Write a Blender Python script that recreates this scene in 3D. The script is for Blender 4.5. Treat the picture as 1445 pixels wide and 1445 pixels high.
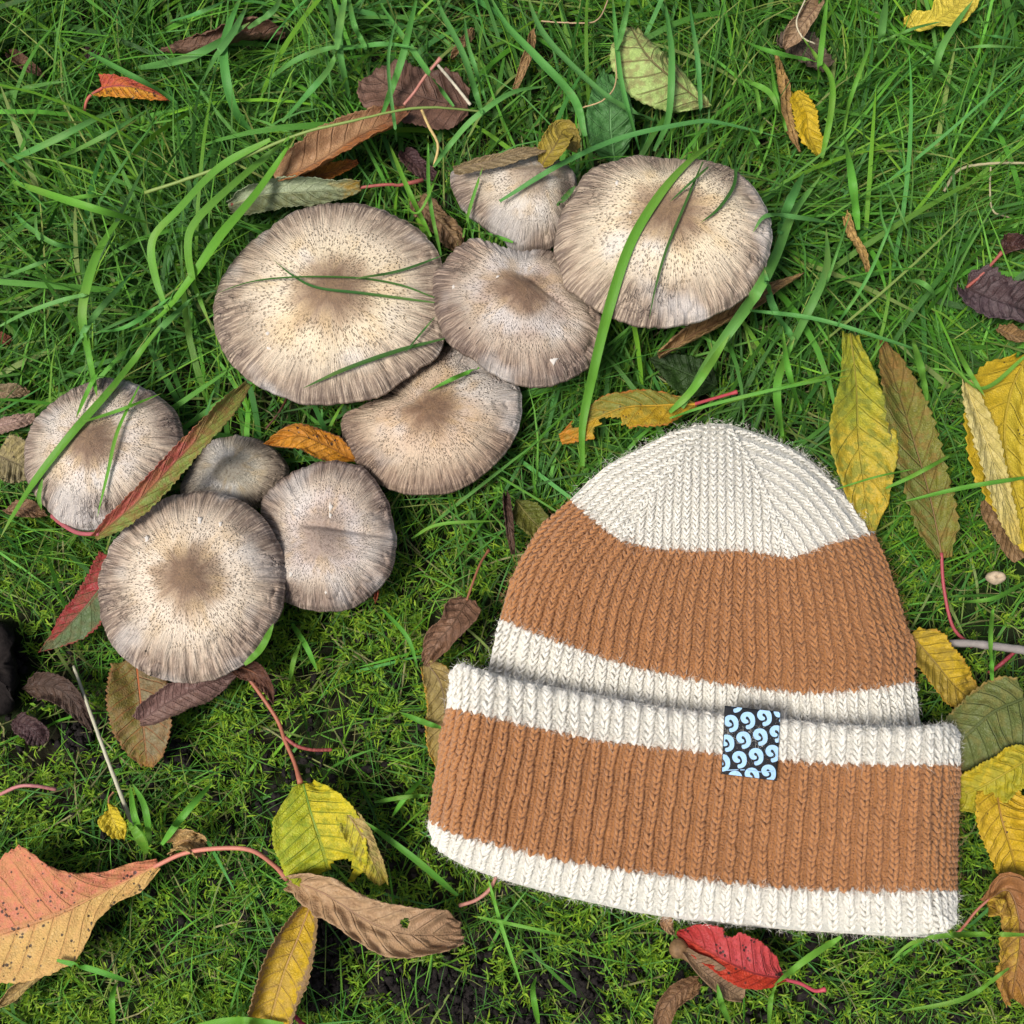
import bpy, math, random, re
from mathutils import Vector
from mathutils.geometry import tessellate_polygon
import numpy as np
R = math.radians
for o in list(bpy.data.objects): bpy.data.objects.remove(o)
rng = np.random.default_rng(7); random.seed(7)
sc = bpy.context.scene; C = sc.collection
# ------------------------------------------------------------------ camera
TILT, FOV, DIST, LOOKZ, W = R(14), R(46), .55, .03, 1445.
cam = bpy.data.objects.new('camera', bpy.data.cameras.new('camera')); C.objects.link(cam)
cam.data.angle = FOV; cam.data.sensor_fit = 'HORIZONTAL'; cam.data.clip_start = .01; cam.data.clip_end = 500
CO = np.array([0, -DIST*math.sin(TILT), LOOKZ + DIST*math.cos(TILT)])
cam.location = CO; cam.rotation_euler = (TILT, 0, 0); sc.camera = cam
# ------------------------------------------------------------------ sky, sun, exposure
SUN_EL, SUN_AZ = R(62), R(238)          # azimuth clockwise from +y: high soft light from the lower left
wd = bpy.data.worlds.new('World'); sc.world = wd; wd.use_nodes = True
nt = wd.node_tree; bg = nt.nodes['Background']; sky = nt.nodes.new('ShaderNodeTexSky')
sky.sky_type = 'NISHITA'; sky.sun_disc = False; sky.sun_elevation = SUN_EL; sky.sun_rotation = SUN_AZ
sky.dust_density = 5; sky.air_density = 1.; sky.ozone_density = .5
nt.links.new(sky.outputs[0], bg.inputs[0]); bg.inputs[1].default_value = .045
sl = bpy.data.lights.new('sun', 'SUN'); sl.energy = 1.5; sl.angle = R(18); sl.color = (1, .97, .93)
so = bpy.data.objects.new('sun', sl); C.objects.link(so); so.rotation_euler = (math.pi/2 - SUN_EL, 0, math.pi - SUN_AZ)
so.location = (0, 0, 3)
sc.view_settings.view_transform = 'Standard'; sc.view_settings.look = 'None'; sc.view_settings.gamma = 1
sc.cycles.max_bounces = 6; sc.cycles.diffuse_bounces = 3; sc.cycles.transmission_bounces = 3
sc.view_settings.use_curve_mapping = False; sc.view_settings.exposure = 1.28

# ------------------------------------------------------------------ photo pixel -> place
TF = math.tan(FOV/2); FW = np.array([0, math.sin(TILT), -math.cos(TILT)]); UP = np.array([0, math.cos(TILT), math.sin(TILT)])
S = 2*DIST*TF/W                                     # metres for one photo pixel, about
def P(px, py, z):
    px, py, z = np.broadcast_arrays(np.asarray(px, float), np.asarray(py, float), np.asarray(z, float))
    a = (2*px/W - 1)*TF; b = (1 - 2*py/W)*TF
    d = FW + a[..., None]*np.array([1., 0, 0]) + b[..., None]*UP
    k = (z - CO[2])/d[..., 2]
    return CO + d*k[..., None]
def proj(v):
    d = v - CO; f = d@FW
    return (d[..., 0]/f/TF + 1)*W/2, (1 - (d@UP)/f/TF)*W/2
# ------------------------------------------------------------------ noise and curves
def _h(i, j, k):
    n = (i*374761393 + j*668265263 + k*1442695041) & 0xffffffff
    n = ((n ^ (n >> 13))*1274126177) & 0xffffffff
    return ((n ^ (n >> 16)) & 0xffff)/65535.
def noise(x, y, z=0.):
    x, y, z = np.broadcast_arrays(np.asarray(x, float), np.asarray(y, float), np.asarray(z, float))
    fx, fy, fz = np.floor(x), np.floor(y), np.floor(z)
    i, j, k = fx.astype(np.int64), fy.astype(np.int64), fz.astype(np.int64)
    u, v, w = x-fx, y-fy, z-fz
    u, v, w = u*u*(3-2*u), v*v*(3-2*v), w*w*(3-2*w)
    r = 0
    for a in (0, 1):
        for b in (0, 1):
            for c in (0, 1):
                r = r + (u if a else 1-u)*(v if b else 1-v)*(w if c else 1-w)*_h(i+a, j+b, k+c)
    return r*2 - 1
def fbm(x, y, z=0., o=3):
    r = 0; a = 1.
    for q in range(o): r = r + a*noise(np.asarray(x)*2**q + 17*q, np.asarray(y)*2**q, np.asarray(z)*2**q); a *= .5
    return r
def sst(a, b, x): t = np.clip((x-a)/(b-a), 0, 1); return t*t*(3-2*t)
def smooth(pts, n, closed=False):
    p = np.array(pts, float)
    if closed: q = np.vstack([p[-1], p, p[0], p[1]])
    else: q = np.vstack([2*p[0]-p[1], p, 2*p[-1]-p[-2]])
    out = []
    for i in range(1, len(q)-2):
        t = np.linspace(0, 1, 24, endpoint=False)[:, None]
        a, b, c, d = q[i-1], q[i], q[i+1], q[i+2]
        out.append(.5*(2*b + (c-a)*t + (2*a-5*b+4*c-d)*t*t + (3*b-a-3*c+d)*t**3))
    out = np.vstack(out + [q[-2][None]])
    L = np.r_[0, np.cumsum(np.linalg.norm(np.diff(out, axis=0), axis=1))]
    s = np.linspace(0, L[-1], n, endpoint=not closed)
    return np.stack([np.interp(s, L, out[:, k]) for k in range(out.shape[1])], 1)
def pdist(X, Y, pts):
    d = np.full(np.shape(X), 1e9); p = np.array(pts, float)
    for a, b in zip(p[:-1], p[1:]):
        e = b-a; t = np.clip(((X-a[0])*e[0] + (Y-a[1])*e[1])/(e@e + 1e-9), 0, 1)
        d = np.minimum(d, np.hypot(X-a[0]-t*e[0], Y-a[1]-t*e[1]))
    return d
# ------------------------------------------------------------------ where things already lie (so grass goes round them)
GN, GS = 800, .0015
LO = np.full((GN, GN), 9.); HI = np.full((GN, GN), -9.); SOLID = np.zeros((GN, GN), bool)
HN = 362; HP = np.zeros((HN, HN))
def splat(V, solid=False, dil=1):
    ix = (V[:, 0]/GS + GN/2).astype(int); iy = (V[:, 1]/GS + GN/2).astype(int)
    for dx in range(-dil, dil+1):
        for dy in range(-dil, dil+1):
            a = np.clip(ix+dx, 0, GN-1); b = np.clip(iy+dy, 0, GN-1)
            np.minimum.at(LO, (a, b), V[:, 2]); np.maximum.at(HI, (a, b), V[:, 2])
            if solid: SOLID[a, b] = True
    px, py = proj(V); a = (px/4).astype(int); b = (py/4).astype(int)
    for dx in (-1, 0, 1):
        for dy in (-1, 0, 1):
            aa, bb = a+dx, b+dy; ok = (aa >= 0) & (aa < HN) & (bb >= 0) & (bb < HN)
            np.maximum.at(HP, (aa[ok], bb[ok]), V[ok, 2])
# ------------------------------------------------------------------ meshes
def mesh(name, V, F, mat, parent=None, uv=None, col=None, vec=None, smoothed=True):
    me = bpy.data.meshes.new(name); V = np.asarray(V, np.float32); n = len(V)
    me.vertices.add(n); me.vertices.foreach_set('co', V.ravel())
    if not isinstance(F, (list, tuple)): F = [F]
    F = [np.asarray(f, np.int32) for f in F if len(f)]
    lv = np.concatenate([f.ravel() for f in F]); tot = np.concatenate([np.full(len(f), f.shape[1], np.int32) for f in F])
    me.loops.add(len(lv)); me.loops.foreach_set('vertex_index', lv)
    me.polygons.add(len(tot)); me.polygons.foreach_set('loop_start', np.r_[0, np.cumsum(tot)[:-1]].astype(np.int32))
    me.polygons.foreach_set('loop_total', tot)
    me.polygons.foreach_set('use_smooth', np.full(len(tot), smoothed))
    if uv is not None:
        l = me.uv_layers.new(name='UVMap'); l.data.foreach_set('uv', np.asarray(uv, np.float32)[lv].ravel())
    if col is not None:
        a = me.color_attributes.new('Col', 'FLOAT_COLOR', 'POINT'); c = np.ones((n, 4), np.float32); c[:, :3] = col
        a.data.foreach_set('color', c.ravel())
    if vec is not None:
        a = me.attributes.new('pol', 'FLOAT_VECTOR', 'POINT'); a.data.foreach_set('vector', np.asarray(vec, np.float32).ravel())
    me.update(calc_edges=True); me.validate()
    if mat: me.materials.append(mat)
    o = bpy.data.objects.new(name, me); C.objects.link(o)
    if parent: o.parent = parent; o.location = -np.array(parent.get('_o', (0, 0, 0)))
    return o
def thing(name, label, cat, loc, group=None):
    o = bpy.data.objects.new(name, None); C.objects.link(o); o.location = [float(v) for v in loc]; o.empty_display_size = .02
    o['_o'] = [float(v) for v in loc]; o['label'] = label; o['category'] = cat
    if group: o['group'] = group
    return o
def grid(nu, nv, wrap=False):
    i = np.arange(nu-1)[:, None]; m = nv if wrap else nv-1; j = np.arange(m)[None]; k = (j+1) % nv
    return np.stack([i*nv+j+0*k, i*nv+k, (i+1)*nv+k, (i+1)*nv+j+0*k], -1).reshape(-1, 4)
def tube_np(pts, rad, n=7):
    p = np.asarray(pts, float); rad = np.broadcast_to(np.asarray(rad, float), (len(p),))
    t = np.gradient(p, axis=0); t /= np.linalg.norm(t, axis=1)[:, None] + 1e-12
    ref = np.where(np.abs(t[:, 2:3]) > .9, np.array([[1., 0, 0]]), np.array([[0, 0, 1.]]))
    b = np.cross(t, ref); b /= np.linalg.norm(b, axis=1)[:, None] + 1e-12; c = np.cross(b, t)
    a = np.arange(n)*2*math.pi/n
    V = p[:, None] + rad[:, None, None]*(np.cos(a)[None, :, None]*b[:, None] + np.sin(a)[None, :, None]*c[:, None])
    F = grid(len(p), n, True); V = V.reshape(-1, 3); k = len(V)
    V = np.vstack([V, p[0], p[-1]]); j = np.arange(n); e = (len(p)-1)*n
    T = np.vstack([np.stack([j*0+k, (j+1) % n, j], 1), np.stack([j*0+k+1, e+j, e+(j+1) % n], 1)])
    return V, F, T
def tube(name, pts, rad, mat, parent=None, n=7):
    V, F, T = tube_np(pts, rad, n); return mesh(name, V, [F, T], mat, parent)
# ------------------------------------------------------------------ materials
class NT:
    def __init__(s, name):
        s.m = bpy.data.materials.new(name); s.m.use_nodes = True; s.t = s.m.node_tree; s.b = s.t.nodes['Principled BSDF']
    def n(s, t, **k):
        o = s.t.nodes.new('ShaderNode'+t)
        for a, v in k.items(): setattr(o, a, v)
        return o
    def put(s, sock, v):
        if isinstance(v, bpy.types.NodeSocket): s.t.links.new(v, sock)
        elif isinstance(v, (tuple, list)) and len(v) == 3 and sock.type == 'RGBA': sock.default_value = (*v, 1)
        else: sock.default_value = v
    def math(s, op, a, b=0., c=0.):
        o = s.n('Math', operation=op); s.put(o.inputs[0], a); s.put(o.inputs[1], b); s.put(o.inputs[2], c); return o.outputs[0]
    def mix(s, f, a, b, mode='MIX'):
        o = s.n('MixRGB', blend_type=mode); s.put(o.inputs[0], f); s.put(o.inputs[1], a); s.put(o.inputs[2], b); return o.outputs[0]
    def map(s, x, a, b, c=0., d=1.):
        o = s.n('MapRange', interpolation_type='SMOOTHSTEP'); s.put(o.inputs[0], x)
        for i, v in enumerate((a, b, c, d)): s.put(o.inputs[i+1], v)
        return o.outputs[0]
    def noise(s, vec, scale, detail=3, rough=.55):
        o = s.n('TexNoise'); s.put(o.inputs['Vector'], vec); o.inputs['Scale'].default_value = scale
        o.inputs['Detail'].default_value = detail; o.inputs['Roughness'].default_value = rough; return o.outputs['Fac']
    def voro(s, vec, scale, feat='F1', rnd=1.):
        o = s.n('TexVoronoi', feature=feat); s.put(o.inputs['Vector'], vec); o.inputs['Scale'].default_value = scale
        o.inputs['Randomness'].default_value = rnd; return o.outputs['Distance']
    def vmul(s, vec, k):
        o = s.n('VectorMath', operation='MULTIPLY'); s.put(o.inputs[0], vec); o.inputs[1].default_value = k; return o.outputs[0]
    def ramp(s, x, stops):
        o = s.n('ValToRGB'); s.put(o.inputs[0], x); e = o.color_ramp.elements
        while len(e) < len(stops): e.new(.5)
        for q, (p, c) in zip(e, stops): q.position = p; q.color = (*c, 1)
        return o.outputs[0]
    def bump(s, h, strength, dist):
        o = s.n('Bump'); s.put(o.inputs['Height'], h); o.inputs['Strength'].default_value = strength; o.inputs['Distance'].default_value = dist
        s.t.links.new(o.outputs[0], s.b.inputs['Normal']); return o.outputs[0]
    def fin(s, col, rough=.7, spec=.3, trans=0., tcol=None):
        s.put(s.b.inputs['Base Color'], col); s.put(s.b.inputs['Roughness'], rough); s.b.inputs['Specular IOR Level'].default_value = spec
        if trans:
            tr = s.n('BsdfTranslucent'); s.put(tr.inputs[0], tcol if tcol is not None else col)
            mx = s.n('MixShader'); mx.inputs[0].default_value = trans
            s.t.links.new(s.b.outputs[0], mx.inputs[1]); s.t.links.new(tr.outputs[0], mx.inputs[2])
            s.t.links.new(mx.outputs[0], s.t.nodes['Material Output'].inputs[0])
        return s.m
    def obj(s): return s.n('TexCoord').outputs['Object']
    def attr(s, a): o = s.n('Attribute'); o.attribute_name = a; return o
def plain(name, c, rough=.7, vary=.25, scale=400, spec=.3, bump=.3, trans=0.):
    m = NT(name); k = m.noise(m.obj(), scale, 4)
    col = m.mix(k, tuple(v*(1-vary) for v in c), tuple(min(1, v*(1+vary)) for v in c))
    if bump: m.bump(k, bump, .0004)
    return m.fin(col, rough, spec, trans)
def grass_mat():
    m = NT('grass'); c = m.attr('Col').outputs['Color']; uv = m.n('TexCoord').outputs['UV']
    sx = m.n('SeparateXYZ'); m.put(sx.inputs[0], uv)
    st = m.noise(m.vmul(uv, (1.5, 14, 1)), 2., 3); col = m.mix(m.map(st, .35, .65, 0, .6), c, m.mix(.5, c, (.14, .36, .07)))
    k = m.noise(m.obj(), 160, 3); col = m.mix(m.map(k, .62, .78, 0, .35), col, (.21, .2, .07))
    tc = m.mix(1., c, (1.25, 1.1, .45), 'MULTIPLY')
    m.bump(st, .35, .0004); return m.fin(col, .46, .24, .2, tc)
GRASS = grass_mat()
CRUMB = plain('soil_crumb', (.016, .013, .012), .9, .6, 900, .2, 1.)

# ================================================================== the ground
def make_ground():
    a = np.linspace(-.75, .75, 240); X, Y = np.meshgrid(a, a, indexing='ij')
    far = sst(.6, .75, np.maximum(np.abs(X), np.abs(Y)))
    Z = (fbm(X*30, Y*30, 0, 3)*.003 + noise(X*6, Y*6, 4)*.004)*(1-far)
    V = np.stack([X, Y, Z], -1).reshape(-1, 3); F = grid(240, 240); n = len(V)
    k = 60.; c = np.array([[-.75, -.75], [.75, -.75], [.75, .75], [-.75, .75]])
    V = np.vstack([V, np.c_[c, np.zeros(4)], np.c_[c/.75*k, np.zeros(4)]])
    F2 = [[n+i, n+4+i, n+4+(i+1) % 4, n+(i+1) % 4] for i in range(4)]
    m = NT('lawn_soil'); ob = m.obj(); k1 = m.noise(ob, 90, 6); k2 = m.noise(ob, 14, 4)
    col = m.mix(k1, (.012, .010, .008), (.03, .024, .016)); col = m.mix(m.map(k2, .4, .62, 0, .75), col, (.012, .03, .005))
    sx = m.n('SeparateXYZ'); m.put(sx.inputs[0], ob); far_ = m.map(m.math('MAXIMUM', m.math('ABSOLUTE', sx.outputs[0]), m.math('ABSOLUTE', sx.outputs[1])), .6, .72)
    col = m.mix(far_, col, m.mix(m.noise(ob, 120, 6, .7), (.012, .045, .004), (.055, .15, .015)))
    m.bump(k1, 1., .004)
    o = mesh('ground', V, [F, F2], m.fin(col, .95, .1)); o['kind'] = 'structure'; o['label'] = 'dark moist soil beneath the lawn'
    return o
make_ground()

# ================================================================== mushrooms
def cap_material(name, tint, ring, seed, disc=1.):
    m = NT(name); pol = m.attr('pol').outputs['Vector']; sp = m.n('SeparateXYZ'); m.put(sp.inputs[0], pol); rho = sp.outputs[2]
    ob = m.obj(); off = m.n('VectorMath', operation='ADD'); m.put(off.inputs[0], pol); off.inputs[1].default_value = (seed*3.1, seed*1.7, seed*.9); pv = off.outputs[0]
    big = m.noise(pv, 1.6, 2); rad = m.noise(m.vmul(pv, (13, 13, 2.2)), 1., 5, .6); fine = m.noise(m.vmul(pv, (48, 48, 5)), 1., 4, .6)
    r2 = m.math('ADD', rho, m.math('MULTIPLY', m.math('SUBTRACT', big, .5), .42))
    r2 = m.math('ADD', r2, m.math('MULTIPLY', m.math('SUBTRACT', rad, .5), m.math('ADD', m.math('MULTIPLY', rho, .42), .06)))
    t = lambda c: tuple(a*b*k for a, b, k in zip(c, tint, (1.08, 1.05, .98)))
    dk = lambda c: tuple(a*disc+b*(1-disc) for a, b in zip(t(c), t(ring)))
    col = m.ramp(r2, [(0., dk((.28, .19, .12))), (.16, dk((.215, .145, .10))), (.31, dk((.42, .325, .235))), (.44, t(ring)),
                      (.64, t((.64, .565, .465))), (.82, t((.36, .29, .235))), (1., t((.21, .165, .145)))])
    # fibres, silkier toward the margin
    fz = m.map(rho, .42, .85); col = m.mix(m.math('MULTIPLY', m.map(fine, .48, .66, 0, .75), fz), col, t((.62, .52, .43)))
    col = m.mix(m.math('MULTIPLY', m.map(fine, .50, .34, 0, .62), m.map(rho, .5, .95)), col, t((.115, .085, .07)))
    # little areoles in the pale zone
    vv = m.vmul(pv, (10, 10, 15)); v = m.voro(m.vmul(pv, (29, 29, 30)), 1.); zone = m.math('MULTIPLY', m.map(rho, .2, .36), m.map(rho, .80, .62))
    n1 = m.noise(ob, 90, 3); pit = m.math('MULTIPLY', m.math('MULTIPLY', m.map(v, .42, .16), zone), m.map(n1, .30, .50))
    col = m.mix(m.math('MULTIPLY', pit, (.6, .55, .2, .25, .35, .3, .45, .12, .0)[seed-1]), col, t((.30, .22, .145)))
    g = m.noise(ob, 900, 3); col = m.mix(m.math('MULTIPLY', m.map(g, .5, .66), m.map(rho, .4, .2, 0, .55)), col, t((.16, .115, .085)))
    bl = m.noise(ob, 28, 2); col = m.mix(m.math('MULTIPLY', m.map(bl, .5, .68, 0, .6), m.map(rho, .25, .4)), col, (.70, .67, .63))  # pale cuticle bloom, partly glossy sky sheen put into the colour
    oc = m.noise(pv, 2.3, 3); col = m.mix(m.math('MULTIPLY', m.map(oc, .48, .66, 0, .5), m.math('MULTIPLY', m.map(rho, .12, .35), m.map(rho, .75, .55))), col, t((.56, .42, .24)))
    cr = m.noise(m.vmul(pv, (8, 8, 6)), 1., 3, .6); crk = m.math('MULTIPLY', m.map(m.math('ABSOLUTE', m.math('SUBTRACT', cr, .5)), .06, .0), m.math('MULTIPLY', m.map(rho, .55, .75), m.map(big, .52, .66)))
    col = m.mix(m.math('MULTIPLY', crk, .4), col, t((.10, .075, .065)))
    gr = m.noise(ob, 1700, 3, .7); col = m.mix(m.map(gr, .4, .7, .0, .2), col, t((.13, .10, .08)))
    dt = m.voro(ob, 60); col = m.mix(m.map(dt, .038, .026), col, (.03, .025, .02))
    h = m.math('ADD', m.math('MULTIPLY', fine, m.math('ADD', fz, .25)), m.math('MULTIPLY', pit, -.45))
    h = m.math('ADD', h, m.math('MULTIPLY', g, .25)); h = m.math('SUBTRACT', h, m.math('MULTIPLY', crk, .5)); m.bump(h, 1., .0017)
    m.b.inputs['Subsurface Weight'].default_value = .0
    return m.fin(col, m.map(rad, .3, .7, .5, .75), .32)
STEM = plain('mushroom_stem', (.55, .48, .40), .7, .2, 250)
GILL = plain('mushroom_gills', (.13, .08, .06), .85, .25, 300)
FLECK = plain('cap_fleck', (.56, .52, .46), .7, .08, 300)
def mushroom(label, c, outline, zr, dome, tilt, tint=(1, 1, 1), ring=(.64, .56, .44), seed=1, umbo=.0025, wrinkle=1., flecks=(), crease=None, dent=None, disc=1.):
    NA, NR = 300, 84
    o2 = smooth(outline, NA, True); ow = P(o2[:, 0], o2[:, 1], zr); cw = P(c[0], c[1], zr)
    root = thing('mushroom', label, 'mushroom', (cw[0], cw[1], 0.), 'flat brown mushrooms in a cluster')
    rho = 1-(1-np.linspace(0, 1, NR))**1.35; th = np.arctan2(ow[:, 1]-cw[1], ow[:, 0]-cw[0])
    edge = 1 + .010*noise(np.cos(th)*7, np.sin(th)*7, seed) + .006*noise(np.cos(th)*26, np.sin(th)*26, seed)
    A, B = np.meshgrid(rho, np.arange(NA), indexing='ij'); th = th[B]; rr = A
    off = (ow-cw)[B][..., :2]*edge[B][..., None]
    XY = cw[:2] + off*rr[..., None]
    cx, sy = np.cos(th), np.sin(th)
    Rm = np.linalg.norm((ow-cw)[:, :2], axis=1).mean()
    z = zr + dome*(1-rr**2.3) + umbo*(np.exp(-(rr/.22)**2) - 1.1*np.exp(-((rr-.42)/.2)**2)*.25)
    z = z + tilt[0]*off[..., 0]*rr + tilt[1]*off[..., 1]*rr
    z = z + noise(cx*1.5+seed, sy*1.5, rr*1.5)*.0032*rr + noise(cx*4, sy*4+seed, rr*2.5)*.0014*sst(.3, 1, rr)
    am = sst(.48, .95, rr)*(.5+.5*sst(-.35, .4, noise(cx*2.3, sy*2.3, seed+5.)))
    w = np.abs(noise(cx*13+seed, sy*13, rr*3.5 + noise(cx*5, sy*5, rr*4)*1.2))
    w2 = noise(cx*34, sy*34+seed, rr*7)
    z = z + wrinkle*am*(-.0021*(1-w)**4 + .0006*w2) - .0018*sst(.93, 1., rr)**2
    if crease is not None:
        a, b = [P(q[0], q[1], zr)[:2] for q in crease[:2]]; e = b-a; t = np.clip(((XY-a)@e)/(e@e), 0, 1)
        d = np.linalg.norm(XY-a-t[..., None]*e, axis=-1); z = z - crease[2]*np.exp(-(d/.0016)**2)*np.sin(math.pi*np.clip(t, .03, .97))**.5 - crease[2]*1.2*np.exp(-(d/.012)**2)
    if dent is not None:
        d = np.linalg.norm(XY-P(dent[0], dent[1], zr)[:2], axis=-1); z = z + dent[2]*np.exp(-(d/dent[3])**2)
    top = np.concatenate([XY, z[..., None]], -1); V = top.reshape(-1, 3)
    pol = np.stack([cx, sy, rr], -1).reshape(-1, 3)
    # rolled margin
    lip = []
    for k, dz in ((1.004, -.0011), (1.0, -.0026), (.985, -.0036), (.955, -.0038)):
        l = top[-1].copy(); l[:, :2] = cw[:2] + (top[-1][:, :2]-cw[:2])*k; l[:, 2] += dz; lip.append(l)
    V = np.vstack([V] + lip); pol = np.vstack([pol] + [pol[-NA:]]*4)
    F = grid(NR+4, NA, True)
    cap = mesh('cap', V, F, cap_material('mushroom_cap', tint, ring, seed, disc), root, vec=pol)
    splat(V, True); splat((top[-1]*.5+top[-3]*.5), True)
    # gills: pleated underside
    g = []
    for k, (q, dz) in enumerate(((.965, -.0037), (.7, -.0050), (.4, -.0062), (.16, -.0066))):
        l = top[-1].copy(); l[:, :2] = cw[:2] + (top[-1][:, :2]-cw[:2])*q; zm = zr + (top[-1][:, 2]-zr)*q
        l[:, 2] = zm + dz + (np.arange(NA) % 2)*.0012*(k > 0) + dome*.5*(1-q); g.append(l)
    mesh('gills', np.vstack(g), grid(4, NA, True), GILL, root, smoothed=False)
    sr = min(.011, Rm*.24); zt = zr + dome*.45 - .004
    lean = np.array([rng.uniform(-.006, .006), rng.uniform(-.006, .006)])
    pts = np.stack([cw[0]+lean[0]*(1-np.linspace(0, 1, 9)), cw[1]+lean[1]*(1-np.linspace(0, 1, 9)), np.linspace(-.004, zt, 9)], 1)
    tube('stem', pts, sr*np.array([1.35, 1.2, 1.08, 1.02, 1, .98, .98, 1.02, 1.1]), STEM, root, 20)
    for (fx, fy, fs) in flecks:
        q = P(fx, fy, zr+dome*.7); i = np.argmin(np.hypot(V[:NR*NA, 0]-q[0], V[:NR*NA, 1]-q[1])); q = V[i]
        px, py = proj(q); q = q + (P(fx, fy, q[2]) - P(px, py, q[2])); a = np.arange(11)*2*math.pi/11
        r = fs*S*.5*(.45+.9*rng.random(11)); ring_ = np.stack([q[0]+np.cos(a)*r*.6, q[1]+np.sin(a)*r, np.full(11, q[2]+.0001)], 1)
        inn = ring_.copy(); inn[:, :2] = q[:2]+(ring_[:, :2]-q[:2])*.6; inn[:, 2] += .00012+rng.random(11)*.0001
        low = ring_.copy(); low[:, 2] -= .0018
        FV = np.vstack([low, ring_, inn, q+[0, 0, .0003]]); j = np.arange(11)
        mesh('torn_skin_fleck', FV, [grid(3, 11, True), np.stack([22+j, 22+(j+1) % 11, j*0+33], 1)], FLECK, cap)
    return root
def z4(s, ox, oy, pts): return [(ox+x/s, oy+y/s) for x, y in pts]
OA = z4(4.014, 290, 270, [(40,640),(75,510),(130,400),(220,290),(340,190),(470,110),(620,65),(800,52),(960,75),(1100,130),(1220,220),(1300,310),(1345,430),(1360,560),(1358,700),(1345,850),(1290,950),(1180,1020),(1050,1110),(1000,1150),(850,1180),(650,1198),(480,1170),(300,1090),(150,980),(80,870),(45,760)])
OB = [(783,332),(791,298),(812,260),(826,239),(847,225),(878,216),(904,210),(930,213),(966,217),(993,219),(1031,232),(1063,263),(1080,294),(1089,329),(1083,367),(1073,394),(1049,422),(1007,446),(962,459),(923,462),(888,457),(864,446),(826,422),(802,401),(788,367)]
OC = [(610,412),(613,384),(629,363),(653,339),(674,332),(722,343),(781,350),(815,375),(838,415),(854,457),(843,501),(812,528),(778,542),(729,542),(695,527),(663,506),(632,484),(617,446)]
OD = [(637,239),(643,273),(663,298),(705,325),(729,343),(781,339),(806,300),(813,249),(784,228),(722,222),(681,228)]
OE = [(480,584),(481,608),(487,629),(504,653),(532,677),(566,693),(601,696),(643,691),(677,674),(708,646),(726,618),(735,584),(734,549),(716,515),(680,494),(629,484),(585,508),(549,548),(510,562)]
OF = [(31,643),(35,618),(52,584),(87,553),(128,534),(156,530),(194,539),(225,558),(246,580),(255,611),(254,636),(242,674),(215,708),(173,736),(138,746),(97,743),(69,722),(38,684)]
OG = [(136,821),(141,798),(155,767),(178,736),(209,713),(245,696),(282,689),(317,696),(348,709),(375,736),(392,767),(400,796),(399,838),(390,873),(369,908),(344,935),(307,956),(261,962),(220,956),(182,935),(155,904),(140,867)]
OH = [(367,705),(381,684),(415,660),(460,648),(500,653),(512,658),(535,684),(546,705),(554,736),(558,767),(551,805),(528,833),(501,854),(480,861),(450,862),(415,854),(392,840),(376,800),(368,750)]
OI = [(253,688),(270,653),(298,622),(336,612),(374,622),(398,643),(405,660),(398,680),(363,712),(320,726),(270,715)]
mushroom('largest pale cream flat mushroom cap with brown centre and thin grass strands across it', (469,422), OA, .042, .010, (.0, -.03), (1.02, 1.0, .96), (.66, .58, .45), 1, flecks=[(378,470,9),(380,490,14)])
mushroom('broad cream mushroom cap crossed by one wide arching grass blade', (944,308), OB, .062, .010, (.05, -.06), (1.02, 1.0, .95), (.66, .58, .45), 2, umbo=-.0012, flecks=[(870,258,9),(890,300,6)])
mushroom('darker brown mushroom cap with cracked centre wedged between two larger caps', (738,420), OC, .051, .011, (-.05, -.08), (.82, .77, .76), (.50, .42, .36), 3, wrinkle=1.3, crease=((735,395),(800,440),.0018), flecks=[(702,391,10),(782,506,18),(640,405,7)])
mushroom('small half folded mushroom cap with a dry leaf lying along its edge', (752,262), OD, .046, .011, (.05, .12), (.88, .86, .85), (.60, .55, .47), 4, wrinkle=1.2, disc=.6)
mushroom('tan mushroom cap tucked under the rims of two higher caps', (603,588), OE, .030, .010, (.02, -.05), (.90, .82, .76), (.56, .47, .38), 5, wrinkle=1.1, dent=(510,565,-.006,.016))
mushroom('mushroom cap with wide grass blade and folded red leaf resting on it', (137,630), OF, .042, .010, (-.03, -.05), (.98, .96, .97), (.64, .58, .52), 6)
mushroom('roundest mushroom cap with white bloom, painted sheen and a wrinkled torn patch near its rim', (276,823), OG, .048, .012, (-.02, -.04), (1., .97, .96), (.70, .63, .53), 7, crease=((285,932),(322,893),.0014), flecks=[(281,735,12),(207,760,12),(311,740,8),(196,781,5)], wrinkle=1.2)
mushroom('mushroom cap creased across the middle beside the roundest cap', (457,767), OH, .037, .011, (.03, -.04), (.90, .86, .87), (.60, .54, .50), 8, disc=.55, crease=((425,744),(556,757),.0028), flecks=[(466,715,14),(466,727,9),(410,810,9),(460,835,7),(478,835,8)])
mushroom('smallest smooth greyish mushroom cap half hidden under two neighbouring caps', (330,668), OI, .025, .008, (.0, -.02), (.82, .82, .78), (.52, .49, .43), 9, wrinkle=.5, disc=.15)

# ================================================================== the knitted beanie
def yarn(name, c, c2):
    m = NT(name); ob = m.obj(); a = m.noise(ob, 2200, 3, .7); b = m.noise(ob, 260, 2)
    col = m.mix(m.map(a, .36, .64), c2, c); col = m.mix(m.map(b, .4, .65, 0, .3), col, tuple(v*.8 for v in c))
    m.bump(a, .8, .0006); m.b.inputs['Sheen Weight'].default_value = .25; m.b.inputs['Sheen Roughness'].default_value = .6
    return m.fin(col, .95, .1)
CREAM = yarn('cream_yarn', (.90, .875, .80), (.78, .74, .62)); TAN = yarn('caramel_yarn', (.52, .235, .080), (.34, .14, .042))
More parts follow.
